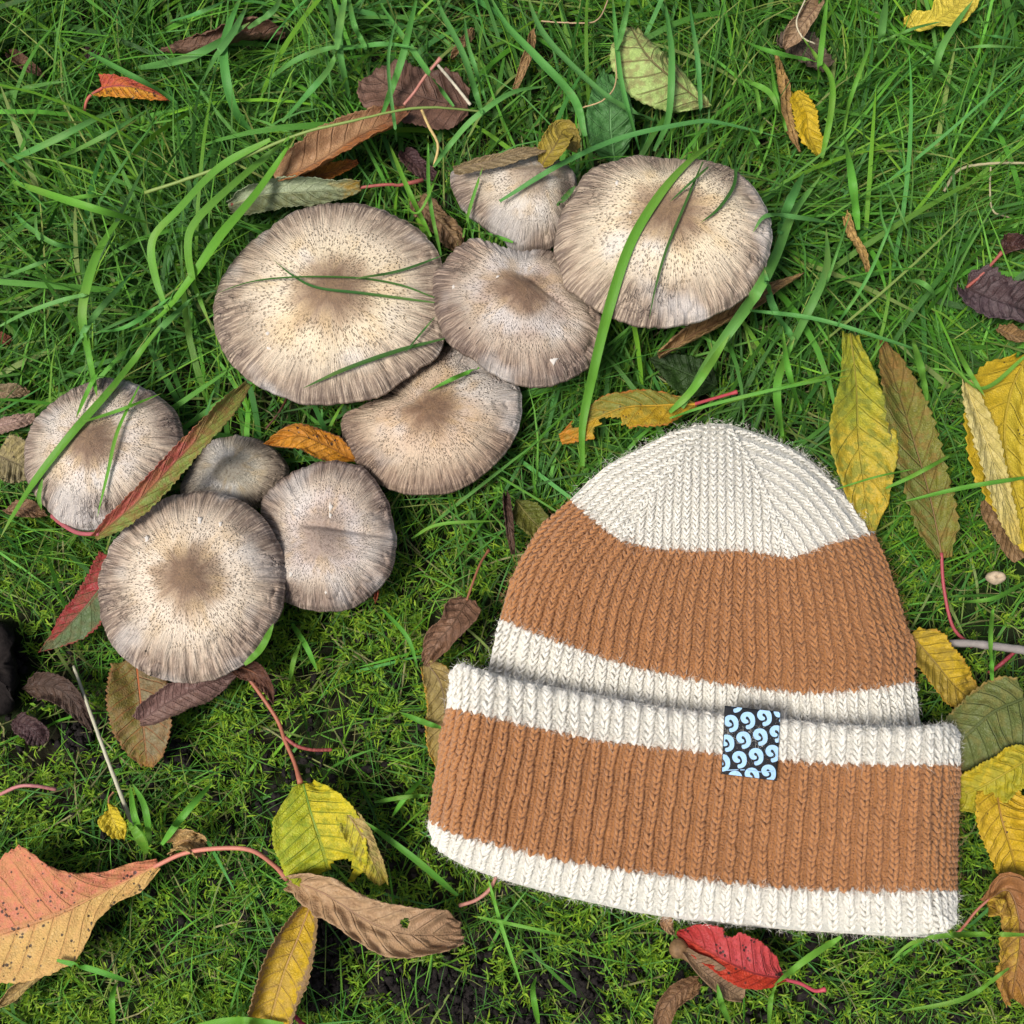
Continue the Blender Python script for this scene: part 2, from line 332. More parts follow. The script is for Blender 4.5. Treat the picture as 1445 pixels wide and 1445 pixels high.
# outline of the crown, sides from the cuff up to the first stripe, then the dome
CL = [(672,1040),(676,960),(679,926),(690,898),(705,868),(722,815),(743,774),(770,738),(805,705)]
CR = [(1306,1075),(1306,1020),(1302,990),(1298,955),(1291,912),(1277,871),(1264,828),(1249,788),(1234,753)]
DOME = [(805,705),(830,680),(860,654),(912,627),(945,610),(980,600),(1005,597),(1031,598),(1083,615),(1135,641),(1180,681),(1211,719),(1234,753)]
CROWN = CL + DOME[1:-1] + CR[::-1]
CT = [(636,948),(650,936),(676,943),(730,958),(790,970),(850,981),(945,998),(1020,1006),(1101,1013),(1160,1019),(1222,1023),(1290,1024),(1336,1021),(1354,1030)]
CB = [(607,1168),(618,1198),(650,1219),(705,1240),(791,1264),(850,1277),(895,1287),(980,1300),(1050,1307),(1118,1312),(1225,1319),(1291,1322),(1330,1320),(1349,1300)]
CUL = [(636,948),(632,965),(628,1000),(620,1060),(611,1125),(607,1168)]; CUR = [(1354,1030),(1360,1045),(1357,1085),(1352,1150),(1350,1250),(1349,1300)]
CREST = CUL + CB[1:] + CUR[::-1][1:]
def roll(x): x = np.clip(x, 0, 1); return np.sqrt(np.maximum(0, 1-(1-x)**2))
CTq = CTT = np.array([(676,943),(790,970),(945,998),(1101,1013),(1222,1023),(1310,1024)], float)
def z_crown(x, y):
    return .020 + .030*roll(pdist(x, y, CROWN)/120) - .0065*np.exp(-(pdist(x, y, CTq)/34)**2) + .0014*noise(x*.012, y*.012, 3) + .0006*noise(x*.04, y*.03, 9)
CTs = smooth(CT, 60); CRs = smooth(CREST, 160)
def z_cuff(x, y):
    return +.020 + +.042*roll(pdist(x, y, CRs)/60) - .013*(1-roll(pdist(x, y, CTs)/15)) + .0012*noise(x*.014, y*.014, 8)
def curve(pts, n=400): return smooth(pts, n)
def at(c, u): k = np.clip(u, 0, 1)*(len(c)-1); i = np.minimum(k.astype(int), len(c)-2); f = (k-i)[..., None]; return c[i]*(1-f) + c[i+1]*f
B1 = curve([(705,872),(745,889),(791,906),(840,924),(895,941),(980,959),(1049,969),(1100,975),(1139,978),(1190,976),(1222,973),(1291,961)])
B2 = curve([(805,705),(835,733),(878,763),(905,770),(930,774),(980,777),(1049,777),(1085,782),(1112,786),(1140,779),(1170,768),(1234,753)])
B0 = curve([(674,1010),(740,1030),(860,1060),(980,1075),(1100,1085),(1200,1090),(1306,1075)])
C0, C3 = curve(CB), curve(CT)
C1 = curve([(609,1150),(611,1163),(645,1177),(688,1190),(791,1214),(880,1228),(980,1241),(1049,1248),(1153,1256),(1250,1258),(1351,1256)])
C2 = curve([(629,1000),(640,1000),(674,1007),(742,1023),(850,1045),(915,1053),(980,1060),(1060,1068),(1153,1076),(1250,1079),(1356,1079)])
LB, RB = smooth([(705,872)]+CL[5:], 80), smooth([(1291,961)]+CR[4:], 80)
def band_crown(v, u):                                # caramel stripe of the crown with curved sides
    l, r = at(LB, v), at(RB, v); a, b = at(B1, u), at(B2, u)
    dl = l - (B1[0]*(1-v[..., None]) + B2[0]*v[..., None]); dr = r - (B1[-1]*(1-v[..., None]) + B2[-1]*v[..., None])
    e = u[..., None]; return a*(1-v[..., None]) + b*v[..., None] + dl*(1-e)**2 + dr*e**2
def lerp_band(a, b): return lambda v, u: at(a, u)*(1-v[..., None]) + at(b, u)*v[..., None]
DOMEC = curve(DOME)
BANDS = [  # name, row function, z function, rows, ribs, yarn
    ('crown_lower_stripe', lerp_band(B0, B1), z_crown, 15, 39, CREAM), ('crown_caramel_stripe', band_crown, z_crown, 22, 39, TAN),
    ('crown_top_panel', lerp_band(B2, DOMEC), z_crown, 0, 0, CREAM),
    ('cuff_edge_stripe', lerp_band(C0, C1), z_cuff, 7, 42, CREAM), ('cuff_caramel_stripe', lerp_band(C1, C2), z_cuff, 22, 42, TAN),
    ('cuff_fold_stripe', lerp_band(C2, C3), z_cuff, 8, 42, CREAM)]
def surf(zf, q): return P(q[..., 0], q[..., 1], zf(q[..., 0], q[..., 1]))
def frames(zf, q, t):
    # q pixel points, t pixel tangents -> position, along, across, normal
    t = t/(np.linalg.norm(t, axis=-1, keepdims=True)+1e-9); s = np.stack([-t[..., 1], t[..., 0]], -1); h = 3.
    p = surf(zf, q); a = surf(zf, q+t*h)-surf(zf, q-t*h); b = surf(zf, q+s*h)-surf(zf, q-s*h)
    n = np.cross(a, b); n /= np.linalg.norm(n, axis=-1, keepdims=True); n *= np.sign(n[..., 2:3]+1e-9)
    a /= np.linalg.norm(a, axis=-1, keepdims=True); return p, a, np.cross(n, a), n
def capsule():
    V = [(-1, 0, 0)]; A = np.arange(6)*math.pi/3
    for x, r in ((-.82, .55), (-.3, 1), (.3, 1), (.82, .6)): V += [(x, r*math.cos(a), r*math.sin(a)) for a in A]
    V.append((1, 0, 0)); V = np.array(V, float); Q = grid(4, 6, True)+1; j = np.arange(6)
    T = np.vstack([np.stack([j*0, 1+(j+1) % 6, 1+j], 1), np.stack([j*0+25, 19+j, 19+(j+1) % 6], 1)]); return V, Q, T
KV, KQ, KT = capsule()
def yarns(parts):
    Vs = []
    for p, a, s, n, L, w, h in parts:
        f = lambda q: np.asarray(q, float).reshape(-1, 1, 1)*np.ones((len(p), 1, 1))
        bend = (KV[:, 0]**2)[None, :, None]
        Vs.append(p[:, None] + KV[None, :, 0:1]*f(L)*a[:, None] + KV[None, :, 1:2]*f(w)*s[:, None] + (KV[None, :, 2:3]*f(h) - bend*f(h)*.55)*n[:, None])
    V = np.concatenate(Vs); k = np.arange(len(V))[:, None, None]*26
    return V.reshape(-1, 3), (KQ[None]+k).reshape(-1, 4), (KT[None]+k).reshape(-1, 3)
def stitches(zf, q, t, pitch, rib, lift=.0004):
    """two slanting legs for each knit stitch; pitch and rib in photo pixels"""
    p, a, s, n = frames(zf, q, t); out = []; N = len(p); pit = np.asarray(pitch)*S; rb = np.asarray(rib)*S*np.ones(N)
    for sd in (-1, 1):
        an = sd*(.44+rng.normal(0, .10, N)); ca, sa = np.cos(an)[:, None], np.sin(an)[:, None]
        aa = a*ca + s*sa; ss = s*ca - a*sa
        pp = p + s*(sd*rb*.145)[:, None] + n*(lift+rng.normal(0, .0002, N))[:, None] + a*rng.normal(0, .00012, N)[:, None] + s*rng.normal(0, .00009, N)[:, None]
        aa = aa + n*.22*(-1); aa /= np.linalg.norm(aa, axis=1)[:, None]
        out.append((pp, aa, ss, n, pit*.92*rng.uniform(.85, 1.12, N), rb*.135*rng.uniform(.82, 1.12, N), rb*.155))
    return out
def purls(zf, q, t, pitch, rib, drop=-.0016):
    p, a, s, n = frames(zf, q, t); N = len(p); out = []
    for sd in (-1, 1):
        an = sd*(.95+rng.normal(0, .2, N)); ca, sa = np.cos(an)[:, None], np.sin(an)[:, None]
        pp = p + n*drop + a*(sd*.22*np.asarray(pitch)*S)
        out.append((pp, a*ca+s*sa, s*ca-a*sa, n, rib*S*.22, rib*S*.11, rib*S*.13))
    return out
def fuzz(zf, q, n, mat, parent, ln=.0028):
    g0 = q.reshape(34, 150, 2); ar = np.linalg.norm(np.gradient(g0, axis=0), axis=-1)*np.linalg.norm(np.gradient(g0, axis=1), axis=-1); i = rng.choice(len(q), n, p=ar.ravel()/ar.sum()); qq = q[i] + rng.normal(0, 2.5, (n, 2)); p = surf(zf, qq) + [0, 0, .0008]
    e = p - surf(zf, qq)*0; ph = rng.uniform(0, 2*math.pi, n); el = rng.uniform(-.1, 1.1, n); L = ln*rng.uniform(.4, 1.5, n)
    d = np.stack([np.cos(ph)*np.cos(el), np.sin(ph)*np.cos(el), np.sin(el)], 1)
    d2 = d + rng.normal(0, .6, (n, 3)); w = np.cross(d, rng.normal(0, 1, (n, 3))); w /= np.linalg.norm(w, axis=1)[:, None]; w *= .000055
    m_ = p + d*L[:, None]*.5; t_ = m_ + d2*L[:, None]*.5
    V = np.stack([p-w, p+w, m_-w*.8, m_+w*.8, t_], 1).reshape(-1, 3); k = np.arange(n)[:, None]*5
    o = mesh('fuzz', V, [k+np.array([[0, 1, 3, 2]]), k+np.array([[2, 3, 4]])], mat, parent); o['kind'] = 'stuff'
hat0 = P(980, 1000, 0.)
hat = thing('beanie', 'caramel and cream striped knitted beanie with turned up cuff lying on the grass', 'beanie', (hat0[0], hat0[1], 0))
hat_shell = []
for name, fn, zf, rows, ribs, ym in BANDS:
    nu, nv = 150, 34
    u = .5-.5*np.cos(np.linspace(0, 1, nu)*math.pi); u = u*.6 + np.linspace(0, 1, nu)*.4; v = np.linspace(0, 1, nv)
    VV, UU = np.meshgrid(v, u, indexing='ij'); q = fn(VV, UU); w = surf(zf, q); w[..., 2] -= .0016
    band = mesh(name, w.reshape(-1, 3), grid(nv, nu), ym, hat); splat(w.reshape(-1, 3), True); hat_shell.append((q, zf, ym, name))
    parts = []; allq = q.reshape(-1, 2)
    if rows:
        uu_ = np.linspace(0, 1, 500); w3 = surf(zf, fn(np.full(500, .5), uu_)); l3 = np.r_[0, np.cumsum(np.linalg.norm(np.diff(w3, axis=0), axis=1))]; ui = np.interp((np.arange(ribs)+.5)/ribs*l3[-1], l3, uu_); uj = np.interp((np.arange(ribs-1)+1)/ribs*l3[-1], l3, uu_); w4 = surf(zf, fn(uu_, np.full(500, .5))); l4 = np.r_[0, np.cumsum(np.linalg.norm(np.diff(w4, axis=0), axis=1))]; vi = np.interp((np.arange(rows)+.5)/rows*l4[-1], l4, uu_); vi = (np.arange(rows)+.5)/rows*.45 + vi*.55; vi = .07+.93*(np.arange(rows)+.5)/rows if name == 'cuff_edge_stripe' else np.minimum(vi, .90-.03*np.arange(rows)[::-1]) if name == 'cuff_fold_stripe' else vi; ui = np.clip(ui, .006, .994)
        A, B = np.meshgrid(ui, vi, indexing='ij'); qq = fn(B, A); qq = qq + np.stack([2.2*noise(A*60, B*rows*.18, 1.) + .9*noise(A*170, B*rows*.6, 5.), 1.2*noise(A*90, B*rows*.3, 9.)], -1); tt = fn(np.clip(B+.02, 0, 1), A) - fn(np.clip(B-.02, 0, 1), A)
        ln = B*0 + min(l4[-1]/rows/S, 9.2); rw = B*0 + l3[-1]/ribs/S
        parts += stitches(zf, qq.reshape(-1, 2), tt.reshape(-1, 2), ln.ravel(), np.maximum(rw.ravel(), 8))
        A2, B2_ = np.meshgrid(uj, vi, indexing='ij'); q2 = fn(B2_, A2); t2 = fn(np.clip(B2_+.02, 0, 1), A2) - fn(np.clip(B2_-.02, 0, 1), A2)
        parts += purls(zf, q2.reshape(-1, 2), t2.reshape(-1, 2), 9., 18.)
    else:
        # the decreases: three panels of ribs that run out on two slanting lines
        apL, apR = np.array([990., 603]), np.array([1030., 602]); uL, uR = .20, .725
        DL = smooth([at(B2, np.array(uL)), (935,672), apL], 60); DR = smooth([at(B2, np.array(uR)), (1071,676), apR], 60)
        silL = smooth(DOME[:7], 80); silR = smooth(DOME[::-1][:7], 80)
        paths = [DL + [0, 2], DR + [0, 2]]
        for f in (np.arange(8)+.6)/8.3:
            for sil, D, sg in ((silL, DL, 1), (silR, DR, -1)):
                w0 = np.linalg.norm(sil[0]-D[0]); t = np.gradient(sil, axis=0); t /= np.linalg.norm(t, axis=1)[:, None]
                nrm = np.stack([-t[:, 1], t[:, 0]], 1)*sg; path = sil + nrm*(w0*f)*(1-.12*np.linspace(0, 1, 80))[:, None]
                path = path - (path[0]-at(B2, np.array(uL*f if sg > 0 else 1-(1-uR)*f)))*(1-np.linspace(0, 1, 80)[:, None])**2
                keep = np.ones(80, bool)
                for j in range(80):
                    yd = path[j, 1]; xd = np.interp(-yd, -D[:, 1], D[:, 0]); keep[j] = (path[j, 0] - xd)*sg < -3
                e = 80 if keep.all() else np.argmin(keep)
                if e > 6: paths.append(path[:e])
        for uu in np.linspace(uL+.035, uR-.035, 17):
            b = at(B2, np.array(uu)); y = np.linspace(b[1], 600, 80); x = b[0] + (1010-b[0])*.16*np.linspace(0, 1, 80)**1.5
            xl = np.interp(-y, -DL[:, 1], DL[:, 0]); xr = np.interp(-y, -DR[:, 1], DR[:, 0]); keep = (x > xl+3) & (x < xr-3)
            e = 80 if keep.all() else np.argmin(keep)
            if e > 4: paths.append(np.stack([x, y], 1)[:e])
        for pth in paths:
            L = np.linalg.norm(np.diff(pth, axis=0), axis=1).sum(); m_ = max(2, int(L/7.4)); r = smooth(pth, m_+1); r = (r[1:]+r[:-1])/2
            if m_ > 2: parts += stitches(zf, r, np.gradient(r, axis=0), 7.4, 14.)
    V, Q, T = yarns(parts); so_ = mesh('stitches', V, [Q, T], ym, band); so_['kind'] = 'stuff'; so_.location = (0, 0, 0); splat(V, True, 0)
    fuzz(zf, allq, 24000 if 'caramel' in name else 13000, ym, band); band.children[-1].location = (0, 0, 0)
# underside of the hat: the second layer that lies on the grass
for nm, zf, keys, ym in (('crown_back', z_crown, ('crown_lower_stripe', 'crown_caramel_stripe', 'crown_top_panel'), None), ('cuff_back', z_cuff, ('cuff_edge_stripe', 'cuff_caramel_stripe', 'cuff_fold_stripe'), None)):
    back = None
    for q, z_, y_, name in hat_shell:
        if name in keys:
            zt = z_(q[..., 0], q[..., 1]); w = P(q[..., 0], q[..., 1], zt-.0016); w[..., 2] = .0188 - (zt-.020)*.16
            e = (zt < .0205); nu = 150
            o = mesh(name.replace('crown_', 'back_').replace('cuff_', 'back_cuff_'), w.reshape(-1, 3), grid(q.shape[0], q.shape[1])[:, ::-1], y_, hat)
# ---- woven label on the cuff
BLACK = plain('label_cloth', (.012, .013, .016), .7, .3, 3000, .3, .5); BLUE = plain('label_thread', (.38, .60, .84), .75, .12, 3500, .3, .6)
QD = np.array([(392,232),(1095,312),(1050,1190),(345,1105)])/9.03 + [980, 970]
def z_tag(x, y): return np.maximum(z_cuff(x, y), z_cuff(x, np.maximum(y, np.interp(x, CTs[:, 0], CTs[:, 1])+14))) + .0021
def quadpt(u, v): u, v = u[..., None], v[..., None]; return (QD[0]*(1-u)+QD[1]*u)*(1-v) + (QD[3]*(1-u)+QD[2]*u)*v
U, Vv = np.meshgrid(np.linspace(0, 1, 24), np.linspace(0, 1, 30), indexing='ij'); tq = quadpt(U, Vv); tw = surf(z_tag, tq)
tag = mesh('label_tag', tw.reshape(-1, 3), grid(24, 30), BLACK, hat); tag['label'] = 'small black woven label with pale blue curled motifs'
md = tag.modifiers.new('thick', 'SOLIDIFY'); md.thickness = .0012; md.offset = -1
splat(tw.reshape(-1, 3)+[0, 0, .001], True)
MOT = np.array([(625,557),(650,562),(675,572),(710,612),(722,668),(718,720),(700,755),(665,780),(612,788),(600,742),(640,730),(662,702),(657,668),(641,638),(624,620),(606,620),(596,638),(604,657),(626,667),(634,690),(623,706),(592,714),(560,702),(537,672),(527,632),(545,590),(580,564)], float) - [625, 660]
MOT = smooth(MOT, 60, True)
def clip(poly):
    for i in range(4):
        a, b = QD[i], QD[(i+1) % 4]; e = b-a; nn = np.array([-e[1], e[0]]); nn /= np.linalg.norm(nn); out = []
        d = (poly-a)@nn - .5
        for k in range(len(poly)):
            p0, p1, d0, d1 = poly[k-1], poly[k], d[k-1], d[k]
            if (d0 < 0) != (d1 < 0): out.append(p0 + (p1-p0)*d0/(d0-d1))
            if d1 >= 0: out.append(p1)
        if len(out) < 4: return None
        poly = np.array(out)
    return poly
for r in range(-3, 4):
    for k in range(-5, 6):
        c = np.array([625., 660]) + k*np.array([212., -39]) + r*np.array([-53., 250])
        p = clip((MOT*.95+c)/9.03 + [980, 970])
        if p is None: continue
        ar = abs(np.sum(p[:, 0]*np.roll(p[:, 1], 1)-p[:, 1]*np.roll(p[:, 0], 1)))/2
        if ar < 18: continue
        w = surf(z_tag, p); n = len(w); up = w + [0, 0, .00032]; lo = w - [0, 0, .0002]
        T = np.array(tessellate_polygon([[Vector((a[0], a[1], 0)) for a in p]]))
        j = np.arange(n)
        mesh('curled_motif', np.vstack([lo, up]), [T+n, np.stack([j, (j+1) % n, n+(j+1) % n, n+j], 1)], BLUE, tag, smoothed=False).location = (0, 0, 0)
for a, b in (((405,1055),(560,1048)), ((585,1050),(640,1050)), ((660,1052),(850,1078)), ((870,1075),(1000,1070))):
    q = smooth(np.array([a, b])/9.03 + [980, 970], 8); tube('sewing_thread', surf(lambda x, y: z_tag(x, y)+.0004, q), .00022, BLUE, tag, 5).location = (0, 0, 0)

# ================================================================== fallen leaves
def leaf_material(cl, cr, ct, cb, cv, spot, edge, nv=9., tip=(.6, 1.), blotch=.5, vein=.6, rough=.55, trans=.22, edgew=.86):
    m = NT('leaf'); uv = m.n('TexCoord').outputs['UV']; sp = m.n('SeparateXYZ'); m.put(sp.inputs[0], uv)
    s, t = sp.outputs[0], sp.outputs[1]; ob = m.obj(); at_ = m.math('ABSOLUTE', t)
    n1 = m.noise(ob, 70, 4); n2 = m.noise(ob, 240, 4); n3 = m.noise(ob, 620, 3)
    tt = m.math('ADD', t, m.math('MULTIPLY', m.math('SUBTRACT', n1, .5), .5)); col = m.mix(m.map(tt, -.12, .12), cl, cr)
    ss = m.math('ADD', s, m.math('MULTIPLY', m.math('SUBTRACT', n1, .5), .7)); col = m.mix(m.map(ss, tip[0], tip[1]), col, ct)
    col = m.mix(m.math('MULTIPLY', m.map(n2, .46, .60), blotch), col, cb)
    w = m.math('FRACT', m.math('SUBTRACT', m.math('MULTIPLY', s, nv), m.math('MULTIPLY', at_, 1.6)))
    line = m.map(m.math('ABSOLUTE', m.math('SUBTRACT', w, .5)), .0, .085, 1., 0.); line = m.math('MULTIPLY', line, m.map(at_, 1., .75))
    mid = m.map(at_, .02, .05, 1., 0.); vn = m.math('MAXIMUM', line, mid); col = m.mix(m.math('MULTIPLY', vn, vein), col, cv)
    ret = m.voro(ob, 800, 'DISTANCE_TO_EDGE'); col = m.mix(m.map(ret, .07, .0, 0, .2), col, cv)
    if edge is not None: col = m.mix(m.map(m.math('ADD', at_, m.math('MULTIPLY', m.math('SUBTRACT', n2, .5), .7)), edgew, edgew+.14, 0, .9), col, edge)
    col = m.mix(m.map(n3, .35, .7, 0, .4), col, tuple(x*.5 for x in cl))
    if spot:
        v = m.math('ADD', m.voro(ob, 480), m.math('MULTIPLY', m.math('SUBTRACT', n2, .5), 1.5)); k = m.math('MULTIPLY', m.map(v, .24, .10), m.map(n1, .60-.2*spot, .66-.2*spot)); col = m.mix(m.math('MULTIPLY', k, .9), col, (.03, .02, .018))
    h = m.math('ADD', m.math('MULTIPLY', vn, -.7), m.math('MULTIPLY', m.map(ret, 0, .3), .22)); h = m.math('ADD', h, m.math('MULTIPLY', n2, .6)); m.bump(h, .8, .0008)
    return m.fin(col, m.map(n2, .3, .7, rough-.1, rough+.15), .35, trans)
PET = {}
def pet_mat(c):
    if c not in PET: PET[c] = plain('leaf_stalk', c, .5, .2, 300)
    return PET[c]
PROF = {'ovate': (.06, .62, .94, 1., .93, .78, .58, .34, .0), 'ellip': (.04, .45, .78, .96, 1., .93, .74, .42, .0),
        'strip': (.35, .8, .95, 1., .95, 1., .9, .7, .25), 'torn': (.4, .85, 1., .92, 1., .96, 1., .8, .45), 'half': (.9, 1., .98, .9, .8, .66, .48, .26, .0)}
def leaf(label, mid, wl, wr, cols, curl=(.5, .5), prof='ellip', pet=None, petc=(.30, .09, .07), roll_=0., serr=.10, teeth=24, crinkle=1., spot=0., edge=None, nv=9., tip=(.6, 1.), blotch=.5, vein=.6, name='fallen_leaf', cat='leaf', petr=.0008, hole=None, ntw=.0, edgew=.86, prof2=None, rough=.55, group=None, petjoin=True):
    ns, nt_ = 84, 13
    m = np.array(mid, float); mw = P(m[:, 0], m[:, 1], m[:, 2]/1000.); mw = smooth(mw, ns); s = np.linspace(0, 1, ns)
    root = thing(name, label, cat, (mw[ns//2][0], mw[ns//2][1], max(0, mw[:, 2].min())), group)
    T = np.gradient(mw, axis=0); T /= np.linalg.norm(T, axis=1)[:, None]; up = np.array([0, 0, 1.])
    N = up - T*(T@up)[:, None]; N /= np.linalg.norm(N, axis=1)[:, None]; B = np.cross(N, T)        # B points to the left of travel
    ra = roll_ + ntw*(s-.5); cr_, sr_ = np.cos(ra)[:, None], np.sin(ra)[:, None]; N, B = N*cr_ + B*sr_, B*cr_ - N*sr_
    pr = np.interp(s, np.linspace(0, 1, 9), PROF[prof] if isinstance(prof, str) else prof); pr = np.convolve(np.pad(pr, 2, 'edge'), [.1, .2, .4, .2, .1], 'valid'); 
    pr2 = pr if prof2 is None else np.convolve(np.pad(np.interp(s, np.linspace(0, 1, len(prof2)), prof2), 2, 'edge'), [.1, .2, .4, .2, .1], 'valid')
    if (PROF[prof] if isinstance(prof, str) else prof)[-1] == 0: pr *= np.minimum(1, (1-s)/.04)
    sd = rng.uniform(0, 99); cols_ = []; cl = np.asarray(curl, float)
    saw = (s*teeth) % 1.
    rows = []; uvs = []
    for j in range(-(nt_-1), nt_):
        t = abs(j)/(nt_-1); sg = -1 if j > 0 else 1; w = (wl*pr if sg > 0 else wr*pr2)*S*(1 + .09*noise(s*5, sg*3., sd))
        w = w*(1 - serr*saw*t**4); k = cl[0] if sg > 0 else cl[1]
        if np.ndim(k) == 0: k = np.full(ns, float(k))
        else: k = np.interp(s, np.linspace(0, 1, len(k)), k)
        k = k*(1+.18*noise(s*4, sg, sd+2)); k = np.where(np.abs(k) < .02, .02, k)
        a = w/k*np.sin(k*t); b = w/k*(1-np.cos(k*t))
        cz = crinkle*(.0022*(noise(s*2.7, t*1.3*sg+3, sd+7) - noise(s*2.7, 3., sd+7))*min(1, t*2) + .0011*noise(s*6, t*2.2*sg, sd) + .0006*noise(s*15, t*6*sg, sd))*min(1, t*3) - .00035*crinkle*np.cos(2*math.pi*(s*nv-1.6*t))*min(1, t*3)
        rows.append(mw + B*(sg*a)[:, None] + N*(b+cz)[:, None]); uvs.append(np.stack([s, np.full(ns, -t*sg)], 1))
    V = np.stack(rows, 1); n2 = 2*nt_-1; V = V.reshape(-1, 3); V[:, 2] = np.maximum(V[:, 2], .0015); uv = np.stack(uvs, 1).reshape(-1, 2); F = grid(ns, n2)
    if hole is not None:
        for hx, hy, hr in hole:
            px, py = proj(V); d = np.hypot(px-hx, py-hy)/(hr*(1+.35*noise(px*.12, py*.12, 1))); F = F[d[F].min(1) > 1]
    mt = leaf_material(*cols, spot, edge, nv, tip, blotch, vein, rough, edgew=edgew)
    bl = mesh('leaf_blade', V, F, mt, root, uv=uv); md = bl.modifiers.new('thick', 'SOLIDIFY'); md.thickness = .0003; md.offset = 0
    splat(V)
    e = np.linspace(1, .25, ns); tube('midrib', mw - N*.00015, .00055*e, pet_mat(cols[4]), root, 6)
    if pet:
        q = np.array(pet, float); w = P(q[:, 0], q[:, 1], q[:, 2]/1000.); w = smooth(np.vstack([mw[2], w]) if petjoin else w, 30)
        tube('leaf_stalk', w, petr*np.r_[np.ones(26), 1.1, 1.25, 1.4, 1.5], pet_mat(petc), root, 7); splat(w)
    return root
# palettes: left half, right half, tip, blotch, vein
BROWN = ((.19, .10, .06), (.16, .085, .05), (.22, .12, .07), (.10, .055, .035), (.09, .05, .03))
TANL = ((.42, .25, .13), (.38, .22, .11), (.46, .30, .16), (.27, .14, .07), (.20, .11, .06))
DARK = ((.07, .035, .035), (.085, .045, .045), (.06, .03, .03), (.12, .07, .06), (.045, .025, .025))
YEL = ((.62, .42, .03), (.56, .40, .03), (.60, .40, .03), (.30, .30, .04), (.42, .26, .03))
YGR = ((.42, .40, .03), (.34, .36, .03), (.55, .38, .03), (.17, .22, .03), (.24, .20, .03))
OLIVE = ((.17, .20, .035), (.20, .21, .03), (.32, .25, .03), (.24, .13, .03), (.16, .12, .03))
ORANGE = ((.58, .24, .02), (.50, .18, .02), (.45, .12, .02), (.20, .08, .02), (.20, .07, .02))
PALEG = ((.42, .56, .17), (.38, .52, .15), (.24, .20, .09), (.27, .19, .09), (.17, .12, .05))
leaf('small orange and red leaf half buried in long grass at the lawn corner', [(143,124,26),(180,122,30),(245,140,26)], 20, 26, ((.50,.09,.05),(.62,.30,.02),(.60,.12,.05),(.62,.20,.02),(.25,.05,.05)), (.9, .5), 'half', [(125,138,26),(118,160,22)], (.45,.12,.08), spot=1, teeth=14)
leaf('dark brown leaf rolled into a tube under long grass', [(228,70,20),(280,66,24),(340,52,24),(400,50,20)], 34, 34, BROWN, (2.4, 2.0), 'strip', crinkle=1.6)
leaf('dark brown curled leaf scrap beside the small orange leaf', [(15,78,16),(40,95,20),(62,108,16)], 16, 14, BROWN, (1.6, 1.2), 'strip')
leaf('small dark leaf scrap lying between the rolled brown leaf and orange leaf', [(120,76,14),(140,80,16),(160,80,13)], 10, 10, DARK, (.8, .8), 'torn')
leaf('flat dull brown leaf with a pinkish stalk standing up from it', [(660,150,20),(610,140,24),(560,125,26),(525,105,22)], 62, 52, ((.20,.105,.07),(.17,.09,.06),(.21,.12,.085),(.13,.07,.05),(.10,.055,.04)), (.25, .35), 'torn', [(570,148,36),(585,130,38),(600,108,44),(622,82,48)], (.40,.17,.13), petjoin=False, serr=.06, crinkle=1.5)
leaf('tan leaf folded lengthwise with an orange underside above the largest mushroom', [(388,252,30),(440,232,34),(510,190,36),(576,158,32)], 40, 50, ((.44,.25,.12),(.42,.15,.04),(.26,.10,.05),(.30,.15,.07),(.22,.11,.05)), (1.6, .9), 'strip', crinkle=1.2, roll_=.35, serr=.08)
leaf('yellow orange leaf edge showing under the folded tan leaf', [(400,258,24),(450,248,26),(505,228,26)], 16, 16, ORANGE, (.5, .5), 'strip', spot=.4)
leaf('pale green leaf rolled under itself beside the largest mushroom', [(322,290,26),(370,276,32),(430,270,34),(508,268,28)], 30, 34, ((.40,.46,.28),(.14,.15,.06),(.36,.22,.03),(.30,.36,.20),(.30,.33,.16)), (2.0, .8), 'strip', [(530,262,28),(560,262,26),(597,254,24)], (.35,.10,.08), crinkle=1.4, tip=(.8, .95), vein=.2)
leaf('dry olive brown leaf strip lying along the small folded mushroom', [(640,240,58),(690,228,60),(740,215,62),(775,208,60)], 12, 14, ((.30,.22,.11),(.27,.20,.10),(.33,.24,.12),(.18,.13,.07),(.16,.11,.06)), (.5, .7), 'strip')
leaf('curled yellow leaf end above the small folded mushroom', [(765,232,56),(782,208,62),(796,190,60),(815,212,54)], 24, 26, ((.40,.30,.04),(.33,.25,.03),(.25,.19,.04),(.20,.15,.04),(.16,.11,.03)), (.9, 1.2), 'strip')
leaf('pale green leaf curled over with brown patches and dark veins', [(998,152,26),(960,120,36),(915,80,44),(890,38,34)], 62, 44, PALEG, (-.75, -.85), (.0,.4,.72,.95,1.,.95,.85,.68,.35), crinkle=1.2, vein=.9, nv=8, blotch=.6, serr=.05, tip=(.75, 1.3))
leaf('brown curled leaf at the top edge of the lawn', [(1155,6,30),(1135,32,34),(1108,70,28)], 22, 22, ((.44,.30,.17),(.38,.25,.14),(.38,.24,.14),(.2,.12,.06),(.18,.10,.06)), (1.7, 1.3), 'strip')
leaf('grey brown crumpled leaf under the top brown curled leaf', [(1105,45,16),(1135,70,20),(1165,100,16)], 28, 30, ((.16,.12,.08),(.14,.10,.07),(.15,.11,.07),(.09,.06,.04),(.08,.06,.04)), (.8, .8), 'torn', crinkle=2)
leaf('tan leaf rolled to a thin stick beside the serrated yellow leaf', [(1096,78,22),(1106,120,25),(1112,165,25),(1128,215,18)], 26, 26, ((.52,.32,.10),(.45,.27,.09),(.34,.2,.08),(.26,.15,.07),(.2,.11,.05)), (3., 2.8), 'strip', crinkle=1.8)
